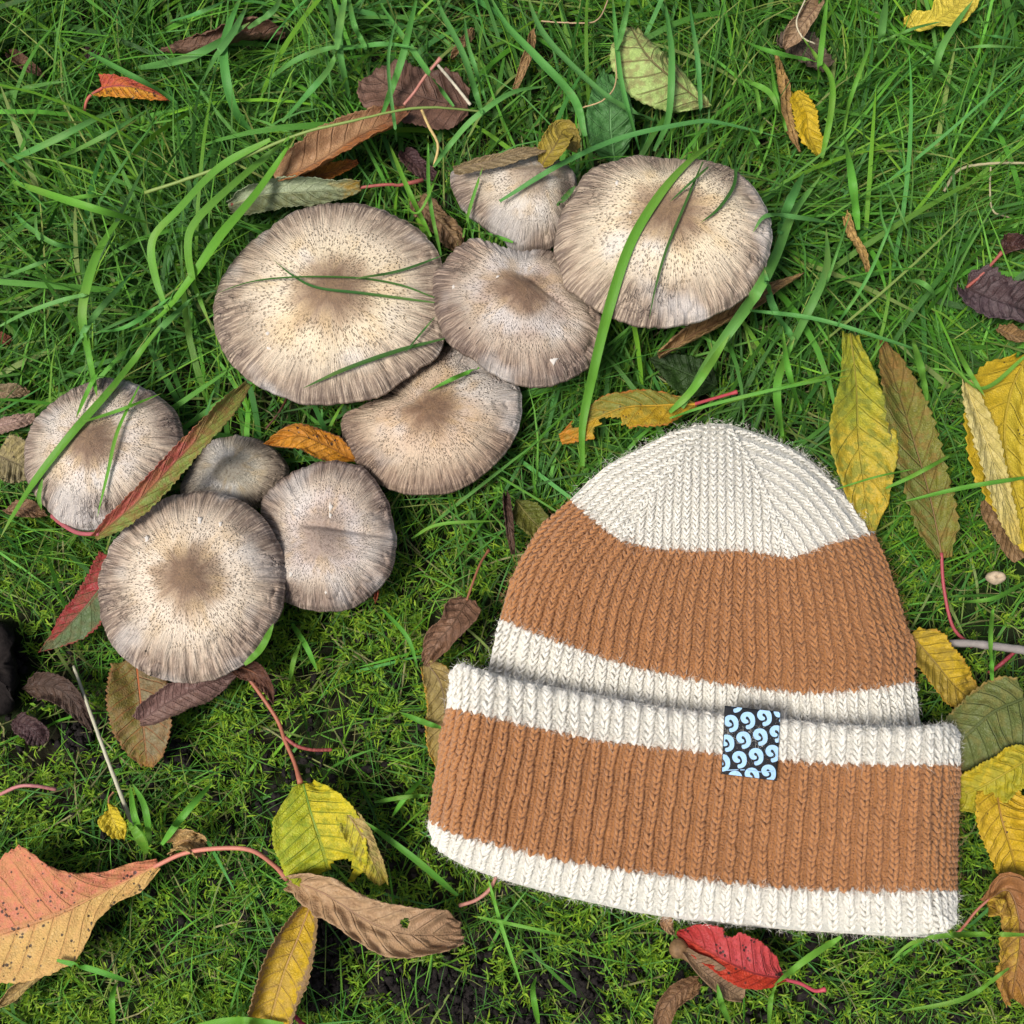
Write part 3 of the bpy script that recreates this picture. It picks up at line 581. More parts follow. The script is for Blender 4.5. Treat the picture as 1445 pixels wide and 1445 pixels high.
leaf('small bright yellow serrated leaf standing in the grass', [(1126,128,26),(1138,160,32),(1142,190,30),(1155,220,22)], 18, 24, ((.62,.43,.02),(.60,.40,.01),(.55,.42,.03),(.48,.36,.03),(.50,.34,.03)), (.5, .3), (.5,.8,.9,1.,1.,.95,.85,.6,.1), serr=.22, teeth=18)
leaf('lobed yellow leaf at the top of the lawn by the fine grass', [(1275,36,26),(1300,34,28),(1335,20,30),(1365,-6,28)], 22, 22, ((.68,.55,.06),(.62,.50,.05),(.66,.52,.08),(.50,.42,.05),(.55,.42,.05)), (.3, .4), (.3,.9,.8,.6,1.3,1.4,1.2,1.2,.9), serr=.05)
leaf('small tan twisted leaf scrap standing in dark grass', [(1191,308,26),(1203,330,30),(1215,355,32),(1224,386,26)], 16, 15, ((.58,.38,.12),(.52,.33,.11),(.55,.36,.13),(.32,.19,.08),(.24,.14,.06)), (2.3, 2.0), 'strip', crinkle=1.6)
leaf('long tan rolled leaf beneath the rim of the broad cream mushroom', [(930,505,22),(985,468,26),(1045,438,28),(1090,405,28),(1130,386,26)], 24, 26, ((.46,.29,.12),(.40,.25,.10),(.50,.32,.13),(.24,.14,.07),(.2,.11,.05)), (2.4, 1.8), 'strip', crinkle=2., nv=14)
leaf('purple brown crumpled leaf beside dark leaf at the lawn margin', [(1362,405,22),(1395,420,30),(1425,430,32),(1450,440,26)], 42, 40, ((.085,.05,.05),(.10,.065,.07),(.07,.04,.04),(.16,.12,.12),(.05,.03,.03)), (.7, .9), 'torn', [(1385,388,28),(1400,372,30),(1414,356,32)], (.30,.08,.06), crinkle=2.2)
leaf('dark maroon leaf tip above the purple brown crumpled leaf', [(1414,352,26),(1432,345,32),(1455,345,28)], 18, 18, ((.07,.03,.025),(.09,.04,.03),(.07,.03,.03),(.12,.05,.03),(.05,.02,.02)), (.9, .8), 'half')
leaf('tan leaf fold below the purple brown crumpled leaf', [(1408,464,20),(1430,474,24),(1452,476,20)], 12, 12, ((.34,.20,.08),(.28,.17,.07),(.34,.2,.08),(.2,.12,.05),(.16,.1,.05)), (1.2, .8), 'strip')
leaf('long yellow green leaf standing beside the beanie crown', [(1200,470,24),(1208,540,28),(1212,620,32),(1228,750,26)], 52, 46, YGR, (.45, .4), (.30,.42,.58,.80,.98,1.,.86,.62,.10), crinkle=1.5, vein=.35, tip=(.35, .8), blotch=.7, serr=.06)
leaf('olive and rusty leaf with pink stalk pointing past the beanie', [(1330,788,24),(1312,700,30),(1280,590,32),(1245,480,24)], 42, 40, ((.15,.17,.03),(.20,.20,.03),(.26,.15,.04),(.27,.13,.03),(.17,.10,.03)), (.5, .55), (.25,.8,.92,.95,1.,.9,.75,.5,.1), [(1332,830,22),(1345,885,18),(1372,912,15)], (.33,.06,.07), crinkle=1.4, serr=.18, teeth=20, vein=.5, petr=.0008)
leaf('large golden yellow leaf with a pale folded edge by the lawn margin', [(1450,500,30),(1425,560,34),(1420,640,34),(1460,780,26)], 46, 62, ((.55,.42,.03),(.58,.40,.02),(.60,.46,.03),(.50,.36,.02),(.36,.26,.03)), (.5, .35), (.2,.75,1.,1.,.95,.9,.8,.6,.3), crinkle=1.8, vein=.4, blotch=.4, spot=.25)
leaf('pale cream yellow serrated leaf fold leaning on the golden leaf', [(1362,540,36),(1388,610,40),(1410,680,40),(1436,768,32)], 18, 26, ((.60,.50,.17),(.64,.55,.22),(.58,.44,.10),(.44,.36,.08),(.50,.40,.12)), (.3, .5), 'strip', serr=.22, teeth=22, crinkle=1.2, vein=.25)
leaf('brown speckled leaf scrap under the golden leaf', [(1392,705,20),(1412,740,22),(1440,790,20)], 22, 22, ((.33,.21,.09),(.30,.18,.08),(.3,.18,.08),(.16,.09,.04),(.16,.09,.04)), (.5, .5), 'torn', spot=.6)
leaf('yellow and green spotted leaf with red stalk behind the beanie top', [(985,570,26),(930,572,30),(870,578,32),(790,618,24)], 40, 26, ((.50,.32,.02),(.20,.22,.04),(.55,.22,.02),(.17,.20,.04),(.52,.30,.03)), (.5, .5), (.03,.45,.85,1.,.9,1.,.85,.6,.3), [(1005,563,26),(1040,553,26)], (.40,.06,.07), spot=.4, edge=(.42,.13,.02), hole=[(862,610,20),(815,595,7)], crinkle=1.3)
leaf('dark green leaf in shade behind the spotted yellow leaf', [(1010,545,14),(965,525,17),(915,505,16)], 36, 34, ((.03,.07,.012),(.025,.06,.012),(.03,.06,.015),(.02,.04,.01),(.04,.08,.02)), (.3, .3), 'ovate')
leaf('orange leaf with black specks poking out between mushroom caps', [(498,650,24),(460,628,32),(420,615,36),(378,628,28)], 26, 22, ((.62,.27,.02),(.55,.22,.02),(.50,.18,.02),(.35,.15,.02),(.30,.12,.02)), (.6, .8), 'ovate', spot=.7, edge=(.08,.03,.02))
leaf('narrow folded leaf, red below and green serrated above, lying between mushrooms', [(135,758,50),(190,712,58),(250,650,60),(300,598,60),(350,541,50)], 18, 22, ((.42,.10,.07),(.20,.27,.05),(.22,.26,.05),(.30,.16,.05),(.14,.08,.02)), (1.1, .5), (.25,.8,.95,1.,1.,.95,.85,.7,.25), [(110,752,46),(85,738,40),(75,728,34)], (.34,.09,.10), serr=.2, teeth=34, roll_=-.15, tip=(.55, .8), vein=.35, petr=.001)
leaf('green leaf with crimson margin pointing out from under the roundest cap', [(165,790,30),(140,832,30),(100,880,28),(58,920,20)], 44, 30, ((.11,.16,.06),(.35,.03,.035),(.13,.15,.06),(.16,.10,.04),(.10,.13,.05)), (.35, .35), 'half', crinkle=.8, edge=(.30,.03,.03), serr=.12, vein=.5, blotch=.35, tip=(.75, 1.))
leaf('weathered yellow grey leaf at the lawn margin under a mushroom rim', [(-10,640,22),(15,650,25),(46,665,22)], 36, 34, ((.38,.31,.13),(.30,.25,.12),(.3,.25,.13),(.16,.13,.08),(.14,.11,.06)), (.3, .4), 'torn', crinkle=1.4, spot=.3)
leaf('pinkish tan leaf edge above the weathered yellow grey leaf', [(-10,604,24),(20,596,28),(50,590,25)], 13, 14, ((.42,.28,.22),(.36,.24,.18),(.4,.27,.2),(.25,.16,.12),(.2,.12,.1)), (.8, .8), 'strip')
leaf('tan leaf scrap at the lawn margin above the mushrooms', [(-10,560,16),(15,553,20),(42,556,16)], 11, 11, ((.33,.25,.14),(.3,.22,.12),(.3,.2,.1),(.2,.13,.08),(.16,.1,.06)), (.4, .4), 'strip')
leaf('small brown ribbed leaf under the leftmost mushroom', [(5,720,20),(35,718,24),(68,728,20)], 15, 14, ((.25,.14,.07),(.28,.16,.08),(.24,.14,.07),(.15,.08,.04),(.10,.05,.03)), (.4, .6), 'ellip', vein=.8)
leaf('olive and brown two toned leaf hanging below the roundest mushroom', [(192,930,24),(198,985,27),(203,1030,26),(208,1082,18)], 44, 42, ((.24,.20,.10),(.18,.15,.03),(.30,.16,.03),(.24,.13,.05),(.40,.12,.04)), (.35, .3), (.8,.95,1.,1.,1.,.95,.85,.65,.2), crinkle=1.1, edge=(.26,.12,.04), tip=(.85, 1.05), vein=.5)
leaf('brown leaf rolled in a tube just below the roundest mushroom', [(198,1018,28),(240,990,32),(285,968,32),(332,950,28)], 30, 28, ((.20,.11,.09),(.22,.13,.10),(.19,.11,.09),(.14,.07,.06),(.10,.05,.04)), (1.5, -1.3), 'strip', crinkle=.9, nv=12)
leaf('dark reddish brown leaf with long stalk reaching the yellow leaf', [(338,940,26),(360,950,30),(378,970,28),(386,990,24)], 18, 16, ((.12,.05,.03),(.16,.07,.04),(.15,.07,.04),(.09,.04,.03),(.2,.08,.04)), (.9, .7), 'half', [(388,1010,24),(402,1045,26),(415,1075,28),(424,1105,32)], (.34,.12,.07), petr=.0009)
leaf('very dark brown bent leaf in the moss', [(32,972,16),(70,968,24),(100,985,26),(132,1036,18)], 22, 24, ((.085,.05,.035),(.10,.06,.04),(.08,.05,.04),(.05,.03,.02),(.05,.03,.02)), (.9, .8), 'ovate', crinkle=1.3)
leaf('very dark leaf scrap under the dark brown bent leaf', [(20,1015,10),(45,1030,14),(62,1050,10)], 18, 18, DARK, (.6, .6), 'torn')
leaf('large coral and golden leaf with dark specks and a long curved pink stalk', [(224,1220,26),(160,1252,28),(80,1290,30),(-40,1330,26)], 72, 98, ((.66,.42,.13),(.62,.20,.11),(.64,.24,.13),(.66,.36,.14),(.50,.24,.10)), (.18, .22), (.08,.30,.26,.42,.92,1.,.95,.85,.75), [(260,1204,30),(310,1197,34),(355,1200,34),(388,1222,26),(405,1240,20)], (.50,.19,.13), spot=1., crinkle=1.1, serr=.04, petr=.001, vein=.5, blotch=.35, tip=(.75, 1.3), nv=10, prof2=(.08,.20,.24,.42,.66,.98,.96,.84,.7))
leaf('tiny bright yellow oval leaf lying in the moss', [(153,1134,22),(160,1158,24),(176,1184,20)], 16, 18, ((.66,.52,.03),(.62,.48,.03),(.6,.46,.03),(.5,.4,.03),(.45,.34,.03)), (.4, .4), 'ellip', [(154,1126,20),(160,1118,18)], (.4,.2,.1), serr=.03, petr=.0004)
leaf('small pale tan crumpled leaf beside the curved pink stalk', [(246,1192,22),(265,1186,27),(288,1196,22)], 16, 14, ((.60,.40,.16),(.55,.36,.14),(.55,.36,.15),(.32,.19,.08),(.25,.15,.07)), (.8, .8), 'torn', crinkle=2)
leaf('bright yellow and green leaf with green veins folded along its edge', [(428,1106,30),(440,1150,35),(456,1200,34),(468,1250,26)], 62, 62, ((.62,.52,.02),(.40,.44,.02),(.55,.46,.02),(.12,.22,.02),(.14,.24,.03)), (.55, .18), (.25,.55,.8,.95,1.,1.,.95,.82,.55), crinkle=1.1, vein=.55, serr=.04, hole=[(480,1232,17)], blotch=.45, tip=(1.2, 1.6))
leaf('yellow folded leaf flap with brown rim beside the yellow and green leaf', [(478,1130,36),(505,1170,38),(525,1210,34),(540,1248,26)], 17, 24, ((.46,.34,.12),(.55,.48,.03),(.46,.36,.05),(.18,.22,.03),(.26,.17,.06)), (.9, .5), (.3,.8,.95,1.,.95,.9,.85,.75,.5), crinkle=1.1)
leaf('crumpled tan leaf on moss below the yellow and green leaf', [(408,1242,26),(460,1262,34),(520,1300,36),(580,1318,34),(652,1318,24)], 40, 36, ((.50,.33,.18),(.46,.29,.15),(.42,.25,.14),(.36,.22,.12),(.27,.16,.09)), (.9, .8), (.3,.7,.85,.75,.85,1.,.95,.8,.4), crinkle=2.6, hole=[(572,1303,5)], serr=.04, vein=.22, ntw=.9)
leaf('leaf rolled to a brown tube with golden yellow inside', [(440,1272,26),(422,1320,30),(400,1375,32),(376,1460,26)], 54, 48, ((.60,.40,.02),(.58,.38,.03),(.56,.34,.02),(.34,.22,.10),(.40,.24,.09)), (1.5, 1.7), (.15,.5,.75,.9,1.,1.,1.,.95,.8), crinkle=1.2, edge=(.27,.17,.11), blotch=.35, tip=(1.2, 1.5), edgew=.5)
leaf('thin tan rolled leaf below the coral leaf', [(82,1356,24),(50,1378,26),(0,1420,22)], 17, 17, ((.48,.34,.12),(.42,.28,.10),(.45,.32,.12),(.28,.18,.07),(.22,.14,.06)), (2.2, 2.2), 'strip')
leaf('brown cupped leaf with thin stalk beside the beanie', [(660,845,28),(640,880,32),(618,905,30),(598,938,24)], 32, 28, ((.20,.105,.06),(.24,.13,.075),(.24,.13,.07),(.14,.075,.045),(.10,.055,.03)), (.9, .9), (.4,.9,.95,.8,.7,.75,.6,.45,.2), [(668,820,28),(678,795,26),(690,776,22)], (.25,.10,.05), crinkle=1.3, serr=.06, petr=.0006, vein=.7)
leaf('dull yellow leaf with bright rim tucked under the beanie cuff', [(602,935,24),(622,965,24),(628,1010,22),(622,1085,20)], 26, 28, ((.36,.26,.08),(.30,.23,.07),(.42,.27,.05),(.18,.13,.05),(.15,.10,.04)), (.3, .4), 'strip', edge=(.58,.33,.03), crinkle=1.)
leaf('thin dark brown shrivelled leaf in shaded grass near the beanie', [(714,700,20),(718,735,24),(724,782,20)], 12, 12, ((.13,.075,.05),(.12,.07,.045),(.12,.07,.04),(.07,.04,.03),(.06,.03,.02)), (2., 2.), 'strip', crinkle=2)
leaf('shaded olive leaf touching the beanie side', [(728,706,18),(752,735,20),(790,770,18)], 24, 26, ((.12,.14,.02),(.14,.14,.02),(.17,.14,.02),(.09,.08,.02),(.15,.13,.03)), (.4, .4), 'ovate')
leaf('scarlet leaf with dark blotches below the beanie cuff', [(1108,1382,26),(1060,1372,32),(1005,1345,34),(955,1316,26)], 24, 46, ((.50,.045,.015),(.52,.07,.075),(.42,.03,.03),(.45,.03,.02),(.20,.02,.02)), (.4, .5), (.05,.6,.85,1.,.95,.8,.7,.5,.1), [(1130,1388,24),(1150,1398,22),(1165,1396,22)], (.40,.06,.08), spot=.9, crinkle=1., vein=.45, blotch=.3, hole=[(1035,1312,9)], serr=.06)
leaf('brown curled leaf strip below the winged seed', [(985,1384,22),(958,1400,26),(938,1425,26),(930,1460,22)], 18, 18, ((.27,.15,.07),(.24,.13,.06),(.25,.14,.07),(.15,.08,.04),(.12,.06,.03)), (1., 1.2), 'strip')
leaf('small orange brown scrap at the beanie lower edge', [(935,1292,20),(942,1306,22),(950,1318,18)], 10, 9, TANL, (.5, .5), 'ovate')
leaf('yellow and brown leaf edge peeking out beside the beanie', [(1285,895,22),(1320,935,26),(1345,965,26),(1372,990,22)], 34, 30, ((.56,.38,.02),(.34,.24,.03),(.50,.32,.03),(.20,.15,.03),(.22,.15,.03)), (.4, .4), 'torn', crinkle=1.4, edge=(.40,.22,.02))
leaf('broad olive green leaf with spots lying against the cuff fold', [(1445,985,34),(1400,1005,36),(1360,1040,34),(1310,1075,26)], 74, 40, ((.135,.165,.04),(.15,.175,.045),(.17,.18,.04),(.20,.17,.04),(.08,.10,.03)), (.25, .3), (.7,1.,1.,1.,.95,.9,.75,.6,.4), crinkle=1.2, spot=.25, vein=.6, edge=(.30,.20,.05))
leaf('golden leaf with green tint between the olive leaf and the cuff', [(1460,1065,38),(1420,1090,40),(1385,1110,36),(1345,1128,28)], 34, 30, ((.44,.38,.02),(.56,.42,.02),(.40,.36,.02),(.22,.26,.03),(.36,.28,.03)), (.4, .5), 'torn', crinkle=1.3, vein=.3)
leaf('broad golden yellow leaf beside the lower cuff edge', [(1405,1108,34),(1412,1150,38),(1425,1195,36),(1440,1250,28)], 54, 36, ((.62,.40,.015),(.60,.40,.02),(.58,.38,.02),(.48,.30,.03),(.30,.16,.03)), (.4, .3), (.5,.85,1.,1.,.95,.9,.85,.75,.6), crinkle=1.4, vein=.5, blotch=.35, spot=.25)
leaf('crumpled yellow and brown leaf with thin stalk near the cuff corner', [(1392,1270,30),(1425,1258,36),(1440,1320,36),(1428,1410,26)], 26, 36, ((.34,.15,.05),(.50,.33,.03),(.42,.22,.04),(.24,.11,.04),(.2,.1,.04)), (.9, .7), 'torn', [(1378,1285,28),(1362,1305,24),(1350,1318,20)], (.34,.12,.08), crinkle=2.2, petr=.0006)
leaf('crumpled tan leaf piece in a gap between two mushrooms', [(590,285,20),(612,305,26),(632,325,26),(648,350,20)], 22, 24, ((.30,.19,.09),(.27,.16,.08),(.32,.2,.1),(.15,.09,.05),(.12,.07,.04)), (.7, .6), 'torn', crinkle=2, edge=(.1,.06,.03))
leaf('thin tan dry leaf scrap among the tall top grass', [(752,42,20),(748,70,24),(735,105,22),(725,135,16)], 8, 9, ((.42,.26,.11),(.36,.22,.09),(.36,.22,.09),(.25,.14,.07),(.2,.12,.05)), (.9, .9), 'strip')
leaf('brown dry leaf scrap near the upright pinkish stalk', [(668,40,18),(655,60,22),(640,85,18)], 9, 9, ((.34,.2,.09),(.3,.18,.08),(.3,.18,.08),(.2,.12,.06),(.2,.12,.05)), (.9, .9), 'strip')
leaf('purplish dark leaf scrap in shadow above the largest mushroom', [(570,215,14),(590,235,18),(615,248,14)], 18, 18, ((.10,.05,.05),(.12,.06,.05),(.1,.05,.05),(.08,.04,.04),(.06,.03,.03)), (.5, .5), 'torn')
leaf('brown leaf stub buried deep in the top long grass', [(350,48,8),(375,45,12),(402,52,8)], 14, 14, BROWN, (.5, .5), 'torn')
leaf('tiny rusty leaf scrap at the lawn margin in long grass', [(-8,470,14),(4,478,16),(18,482,13)], 9, 9, ((.34,.12,.06),(.3,.1,.05),(.3,.1,.05),(.2,.08,.04),(.16,.06,.04)), (.4, .4), 'torn')
leaf('small reddish leaf tip beside the creased mushroom', [(527,820,26),(532,835,28),(530,850,24)], 3, 3, ((.40,.09,.04),(.36,.08,.04),(.3,.07,.03),(.3,.1,.04),(.2,.05,.03)), (.5, .5), 'ellip')
leaf('broad green dock leaf growing beside the broad cream mushroom', [(868,230,14),(862,185,28),(860,140,34),(852,98,26)], 40, 38, ((.075,.22,.055),(.07,.20,.05),(.08,.23,.06),(.06,.18,.045),(.14,.30,.11)), (.3, .35), 'ovate', serr=.02, crinkle=1.4, vein=.6, name='dock_leaf', blotch=.3)

# winged seed
def samara():
    root = thing('winged_seed', 'dry brown winged maple seed lying under the scarlet leaf', 'seed', P(1000, 1370, .02))
    mt = leaf_material((.30,.19,.10),(.25,.15,.08),(.33,.22,.12),(.16,.10,.06),(.12,.07,.04), 0, None, 16., (.6, 1.), .5, .7)
    mid = smooth(P(*(np.array([(966,1340,.030),(985,1362,.033),(1015,1388,.032),(1048,1410,.027)]).T)), 50); s = np.linspace(0, 1, 50)
    T = np.gradient(mid, axis=0); T /= np.linalg.norm(T, axis=1)[:, None]; B = np.cross([0, 0, 1.], T); wl = np.interp(s, [0, .3, .7, .93, 1], [6, 18, 24, 18, 4])*S; wr = np.interp(s, [0, .4, .8, 1], [6, 10, 13, 4])*S
    t = np.linspace(-1, 1, 15); V = mid[:, None] + B[:, None]*(np.where(t > 0, t, 0)[None]*wl[:, None] + np.where(t < 0, t, 0)[None]*wr[:, None])[..., None]
    V[..., 2] += (t**2)[None]*.0022 + .0005*np.sin(s*30)[:, None]*np.abs(t)[None]
    uv = np.stack(np.broadcast_arrays(s[:, None], t[None]), -1)
    w = mesh('wing', V.reshape(-1, 3), grid(50, 15), mt, root, uv=uv.reshape(-1, 2)); w.modifiers.new('thick', 'SOLIDIFY').thickness = .0004; splat(V.reshape(-1, 3))
    p = smooth(P(*(np.array([(946,1332,.027),(956,1338,.028),(968,1346,.028),(980,1360,.029)]).T)), 16)
    tube('seed_case', p, np.array([.001,.0028,.0036,.004,.0042,.0041,.0038,.0034,.003,.0027,.0024,.0022,.002,.0017,.0014,.001]), plain('seed_case', (.17,.10,.045), .65, .8, 500, .3, 1.), root, 14); splat(p)
samara()
# stalks and twigs lying loose
def stalk(name, label, cat, pts, r, c, r2=None):
    q = np.array(pts, float); w = smooth(P(q[:, 0], q[:, 1], q[:, 2]/1000.), 40); w[:, 2] += rng.normal(0, .00012, 40)
    o = tube(name, w, np.linspace(r, r2 or r, 40)*(1+.12*noise(np.arange(40)*.6, r*9e3)), pet_mat(c), None, 8); o['label'] = label; o['category'] = cat; splat(w); return o
stalk('twig', 'grey bare twig lying in grass beside the beanie', 'twig', [(1288,908,20),(1330,908,22),(1370,908,22),(1405,912,22),(1450,918,20)], .0016, (.27,.24,.22), .002)
stalk('twig', 'thin dark red twig under the grey bare twig', 'twig', [(1395,950,16),(1415,935,20),(1440,912,18)], .0009, (.25,.04,.05))
stalk('leaf_stalk', 'loose pink leaf stalk lying on the moss', 'stalk', [(-6,1124,18),(25,1110,23),(50,1109,23),(79,1114,18)], .0008, (.42,.17,.16))
stalk('leaf_stalk', 'dark red leaf stalk branching near the yellow and green leaf', 'stalk', [(402,1040,27),(418,1052,26),(440,1058,24),(468,1058,20)], .0008, (.28,.07,.06))
stalk('leaf_stalk', 'rosy leaf stalk sticking out from under the cuff', 'stalk', [(700,1238,26),(690,1256,26),(672,1270,24),(648,1278,20)], .0008, (.38,.17,.13))
stalk('leaf_stalk', 'deep red leaf stalk beside the rolled yellow leaf', 'stalk', [(405,1420,18),(418,1436,18),(435,1452,16)], .0009, (.34,.03,.06))
stalk('leaf_stalk', 'thin brown stalk in grass beside the dark shrivelled leaf', 'stalk', [(408,556,14),(395,580,18),(375,606,14)], .0006, (.12,.05,.03))
stalk('dry_stem', 'pale dry grass stem slanting over the dark brown bent leaf', 'grass stem', [(104,940,20),(135,1026,28),(160,1094,26),(192,1176,12)], .0007, (.44,.42,.30), .001)
stalk('dry_stem', 'pale dry grass stem leaning by the pinkish stalk', 'grass stem', [(618,92,26),(640,118,30),(664,148,26)], .0008, (.55,.50,.38))
stalk('dry_stem', 'dry tan grass stem hanging down above the mushroom gap', 'grass stem', [(595,155,44),(605,178,42),(618,205,38),(612,236,34)], .0007, (.50,.36,.14))
stalk('dry_stem', 'curved pale straw in the fine dark grass', 'grass stem', [(1450,230,26),(1395,231,28),(1353,240,28),(1332,270,22)], .0006, (.40,.36,.20), .0008)
stalk('dry_stem', 'hooked pale straw below the curved pale straw', 'grass stem', [(1398,235,26),(1397,270,27),(1402,298,26),(1424,307,22)], .0005, (.38,.34,.19), .0005)
stalk('dry_stem', 'thin pale straw loop in the tall top grass', 'grass stem', [(764,30,30),(800,32,33),(840,30,33),(856,5,30),(858,-12,26)], .0004, (.40,.28,.16))
stalk('dry_stem', 'thin brown tendril curling beside the dock leaf', 'grass stem', [(866,20,36),(869,75,40),(868,120,42),(850,142,42),(822,152,38)], .0004, (.42,.30,.15))
stalk('dry_stem', 'thin pale straw curling over the top brown leaf', 'grass stem', [(1136,0,38),(1124,30,40),(1132,52,40),(1150,62,38)], .0004, (.50,.44,.30))
def bark():
    root = thing('bark_piece', 'rough blackish piece of bark at the lawn margin', 'bark', P(-4, 945, 0.))
    q = np.array([(8,882),(22,905),(23,945),(20,985),(5,1008),(-30,1010),(-40,945),(-30,885)], float); o = smooth(q, 60, True); c = o.mean(0); rows = []
    for k, z in ((1., .0), (1.02, .012), (.97, .02), (.85, .023), (.6, .025), (.3, .0255), (.02, .0255)):
        p = c + (o-c)*k; w = P(p[:, 0], p[:, 1], z); w[:, 2] += .006*fbm(p[:, 0]*.12, p[:, 1]*.05, z*100)*(z > 0); w[:, :2] += (.0008*noise(p[:, 0]*.2, p[:, 1]*.2, z*300))[:, None]; rows.append(w)
    V = np.vstack(rows); mesh('bark_body', V, grid(7, 60, True), plain('bark', (.016,.013,.012), .95, .9, 500, .1, 1.), root); splat(V, True)
bark()
def husk():
    root = thing('seed_husk', 'tiny round beige seed husk in the grass beside the pink stalk', 'seed', P(1405, 815, .02)); c = P(1405, 815, .022)
    a, b = np.meshgrid(np.linspace(0, math.pi, 16), np.arange(20)*2*math.pi/20, indexing='ij'); r = .0036*(1+.16*noise(np.cos(b)*2, np.sin(b)*2, a*2))
    V = np.stack([c[0]+r*np.sin(a)*np.cos(b)*1.15, c[1]+r*np.sin(a)*np.sin(b)*.85, c[2]+r*np.cos(a)-.002*np.exp(-(a/.35)**2)], -1).reshape(-1, 3)
    mesh('husk_shell', V, grid(16, 20, True), plain('husk', (.42,.33,.22), .8, .4, 500), root); splat(V)
husk()

# ================================================================== broad grass blades one can follow by eye
def short(l):
    m_ = re.match(r'.*?\b(leaf|cap|scrap|strip|twig|stalk|beanie|seed|straw|bark|tendril|husk|stem)\b', l); return m_.group(0) if m_ else l
MARKS = []
for o_ in bpy.data.objects:
    if o_.parent is None and 'label' in o_ and o_.get('kind') is None and o_.type in ('EMPTY', 'MESH'):
        vs = [c for c in ([o_] if o_.type == 'MESH' else o_.children) if c.type == 'MESH'][:1]
        if vs:
            me_ = vs[0].data; a_ = np.empty(len(me_.vertices)*3, np.float32); me_.vertices.foreach_get('co', a_); x_, y_ = proj(a_.reshape(-1, 3)[::7].astype(float)); MARKS.append((np.c_[x_, y_], short(o_['label'])))
def strand_label(q, w, on, p):
    ln = np.linalg.norm(np.diff(p, axis=0), axis=1).sum()
    qm = q[6:-6:4]; best = min(MARKS, key=lambda m_: np.median(np.hypot(qm[:, None, 0]-m_[0][None, :, 0], qm[:, None, 1]-m_[0][None, :, 1]).min(1)))
    a = 'long' if ln > .055 else 'short' if ln < .028 else 'curved' if np.linalg.norm(p[0]-p[-1]) < .93*ln else 'straight'
    b = 'threadlike' if w < 4.5 else 'slim' if w < 7.5 else 'broad' if w < 11.5 else 'very wide'
    near = np.median(np.hypot(qm[:, None, 0]-best[0][None, :, 0], qm[:, None, 1]-best[0][None, :, 1]).min(1))
    return f"{a} {b} green grass strand {'over' if near < 5 else 'beside'} the {best[1]}"
def broad(label, pts, w, c=(.075, .215, .06), straw=False, z0=None, rise=1.):
    """pts: photo pixels from root to tip, w: width in pixels"""
    q = smooth(np.array(pts, float), 40); s = np.linspace(0, 1, 40)
    hp = HP[np.clip((q[:, 0]/4).astype(int), 0, HN-1), np.clip((q[:, 1]/4).astype(int), 0, HN-1)]
    z = .010 + .034*np.sin(math.pi*np.clip(s*.85+.05, 0, 1))*rise
    on = hp > .008; z = np.where(on, np.maximum(z, hp+.0022), z)
    for _ in range(3): z = np.maximum(z, np.convolve(np.pad(z, 2, 'edge'), np.ones(5)/5, 'valid')*1.0)
    k = np.array([1, 2, 3, 2, 1])/9.; zs = np.convolve(np.pad(z, 2, 'edge'), k, 'valid'); z = np.maximum(zs, np.where(on, hp+.0018, 0))
    p = P(q[:, 0], q[:, 1], z); T = np.gradient(p, axis=0); T /= np.linalg.norm(T, axis=1)[:, None]
    side = np.cross([0, 0, 1.], T); side /= np.linalg.norm(side, axis=1)[:, None]; N = np.cross(T, side)
    tw = .35*noise(s*2.2, w*1.3, pts[0][0])+.15; side = side*np.cos(tw)[:, None] + N*np.sin(tw)[:, None]; N = np.cross(T, side)
    ww = w*S*.5*np.interp(s, [0, .15, .45, .75, .92, 1], [.45, .85, 1, .82, .42, .04])
    V = np.stack([p - side*ww[:, None], p - side*ww[:, None]*.5 - N*ww[:, None]*.16, p - N*ww[:, None]*.28, p + side*ww[:, None]*.5 - N*ww[:, None]*.16, p + side*ww[:, None]], 1).reshape(-1, 3)
    uv = np.stack(np.broadcast_arrays((s*len(pts))[:, None], np.linspace(0, 1, 5)[None]), -1).reshape(-1, 2)
    c = np.array(c)*rng.uniform(.85, 1.15)*np.array([rng.uniform(.85, 1.25), 1, rng.uniform(.8, 1.25)])
    cc = np.broadcast_to(c, (len(V), 3)).copy(); tk = np.repeat(sst(.9, 1., s)*.8*rng.uniform(0, 1), 5)[:, None]; cc = cc*(1-tk) + np.array([.33, .27, .09])*tk; mk = np.repeat(sst(.35, .8, noise(s*5, w, pts[0][1]))*.22, 5)[:, None]; cc = cc*(1-mk) + np.array([.24, .30, .06])*mk
    o = mesh('grass_strand', V, grid(40, 5), GRASS, None, uv=uv, col=cc); o['category'] = 'grass strand'; o['group'] = 'broad strands of grass'; o['label'] = strand_label(q, w, on, p)
    splat(p); return o
BR, BG, DK = (.11, .31, .03), (.095, .28, .06), (.03, .095, .02)
broad('broad grass blade arching over the broad cream mushroom down to the beanie', [(822,658),(822,600),(836,530),(858,440),(885,355),(915,298),(955,245),(1000,205),(1030,195)], 15, BR)
LT = 'broad green grass blade in the tall grass above the mushrooms'
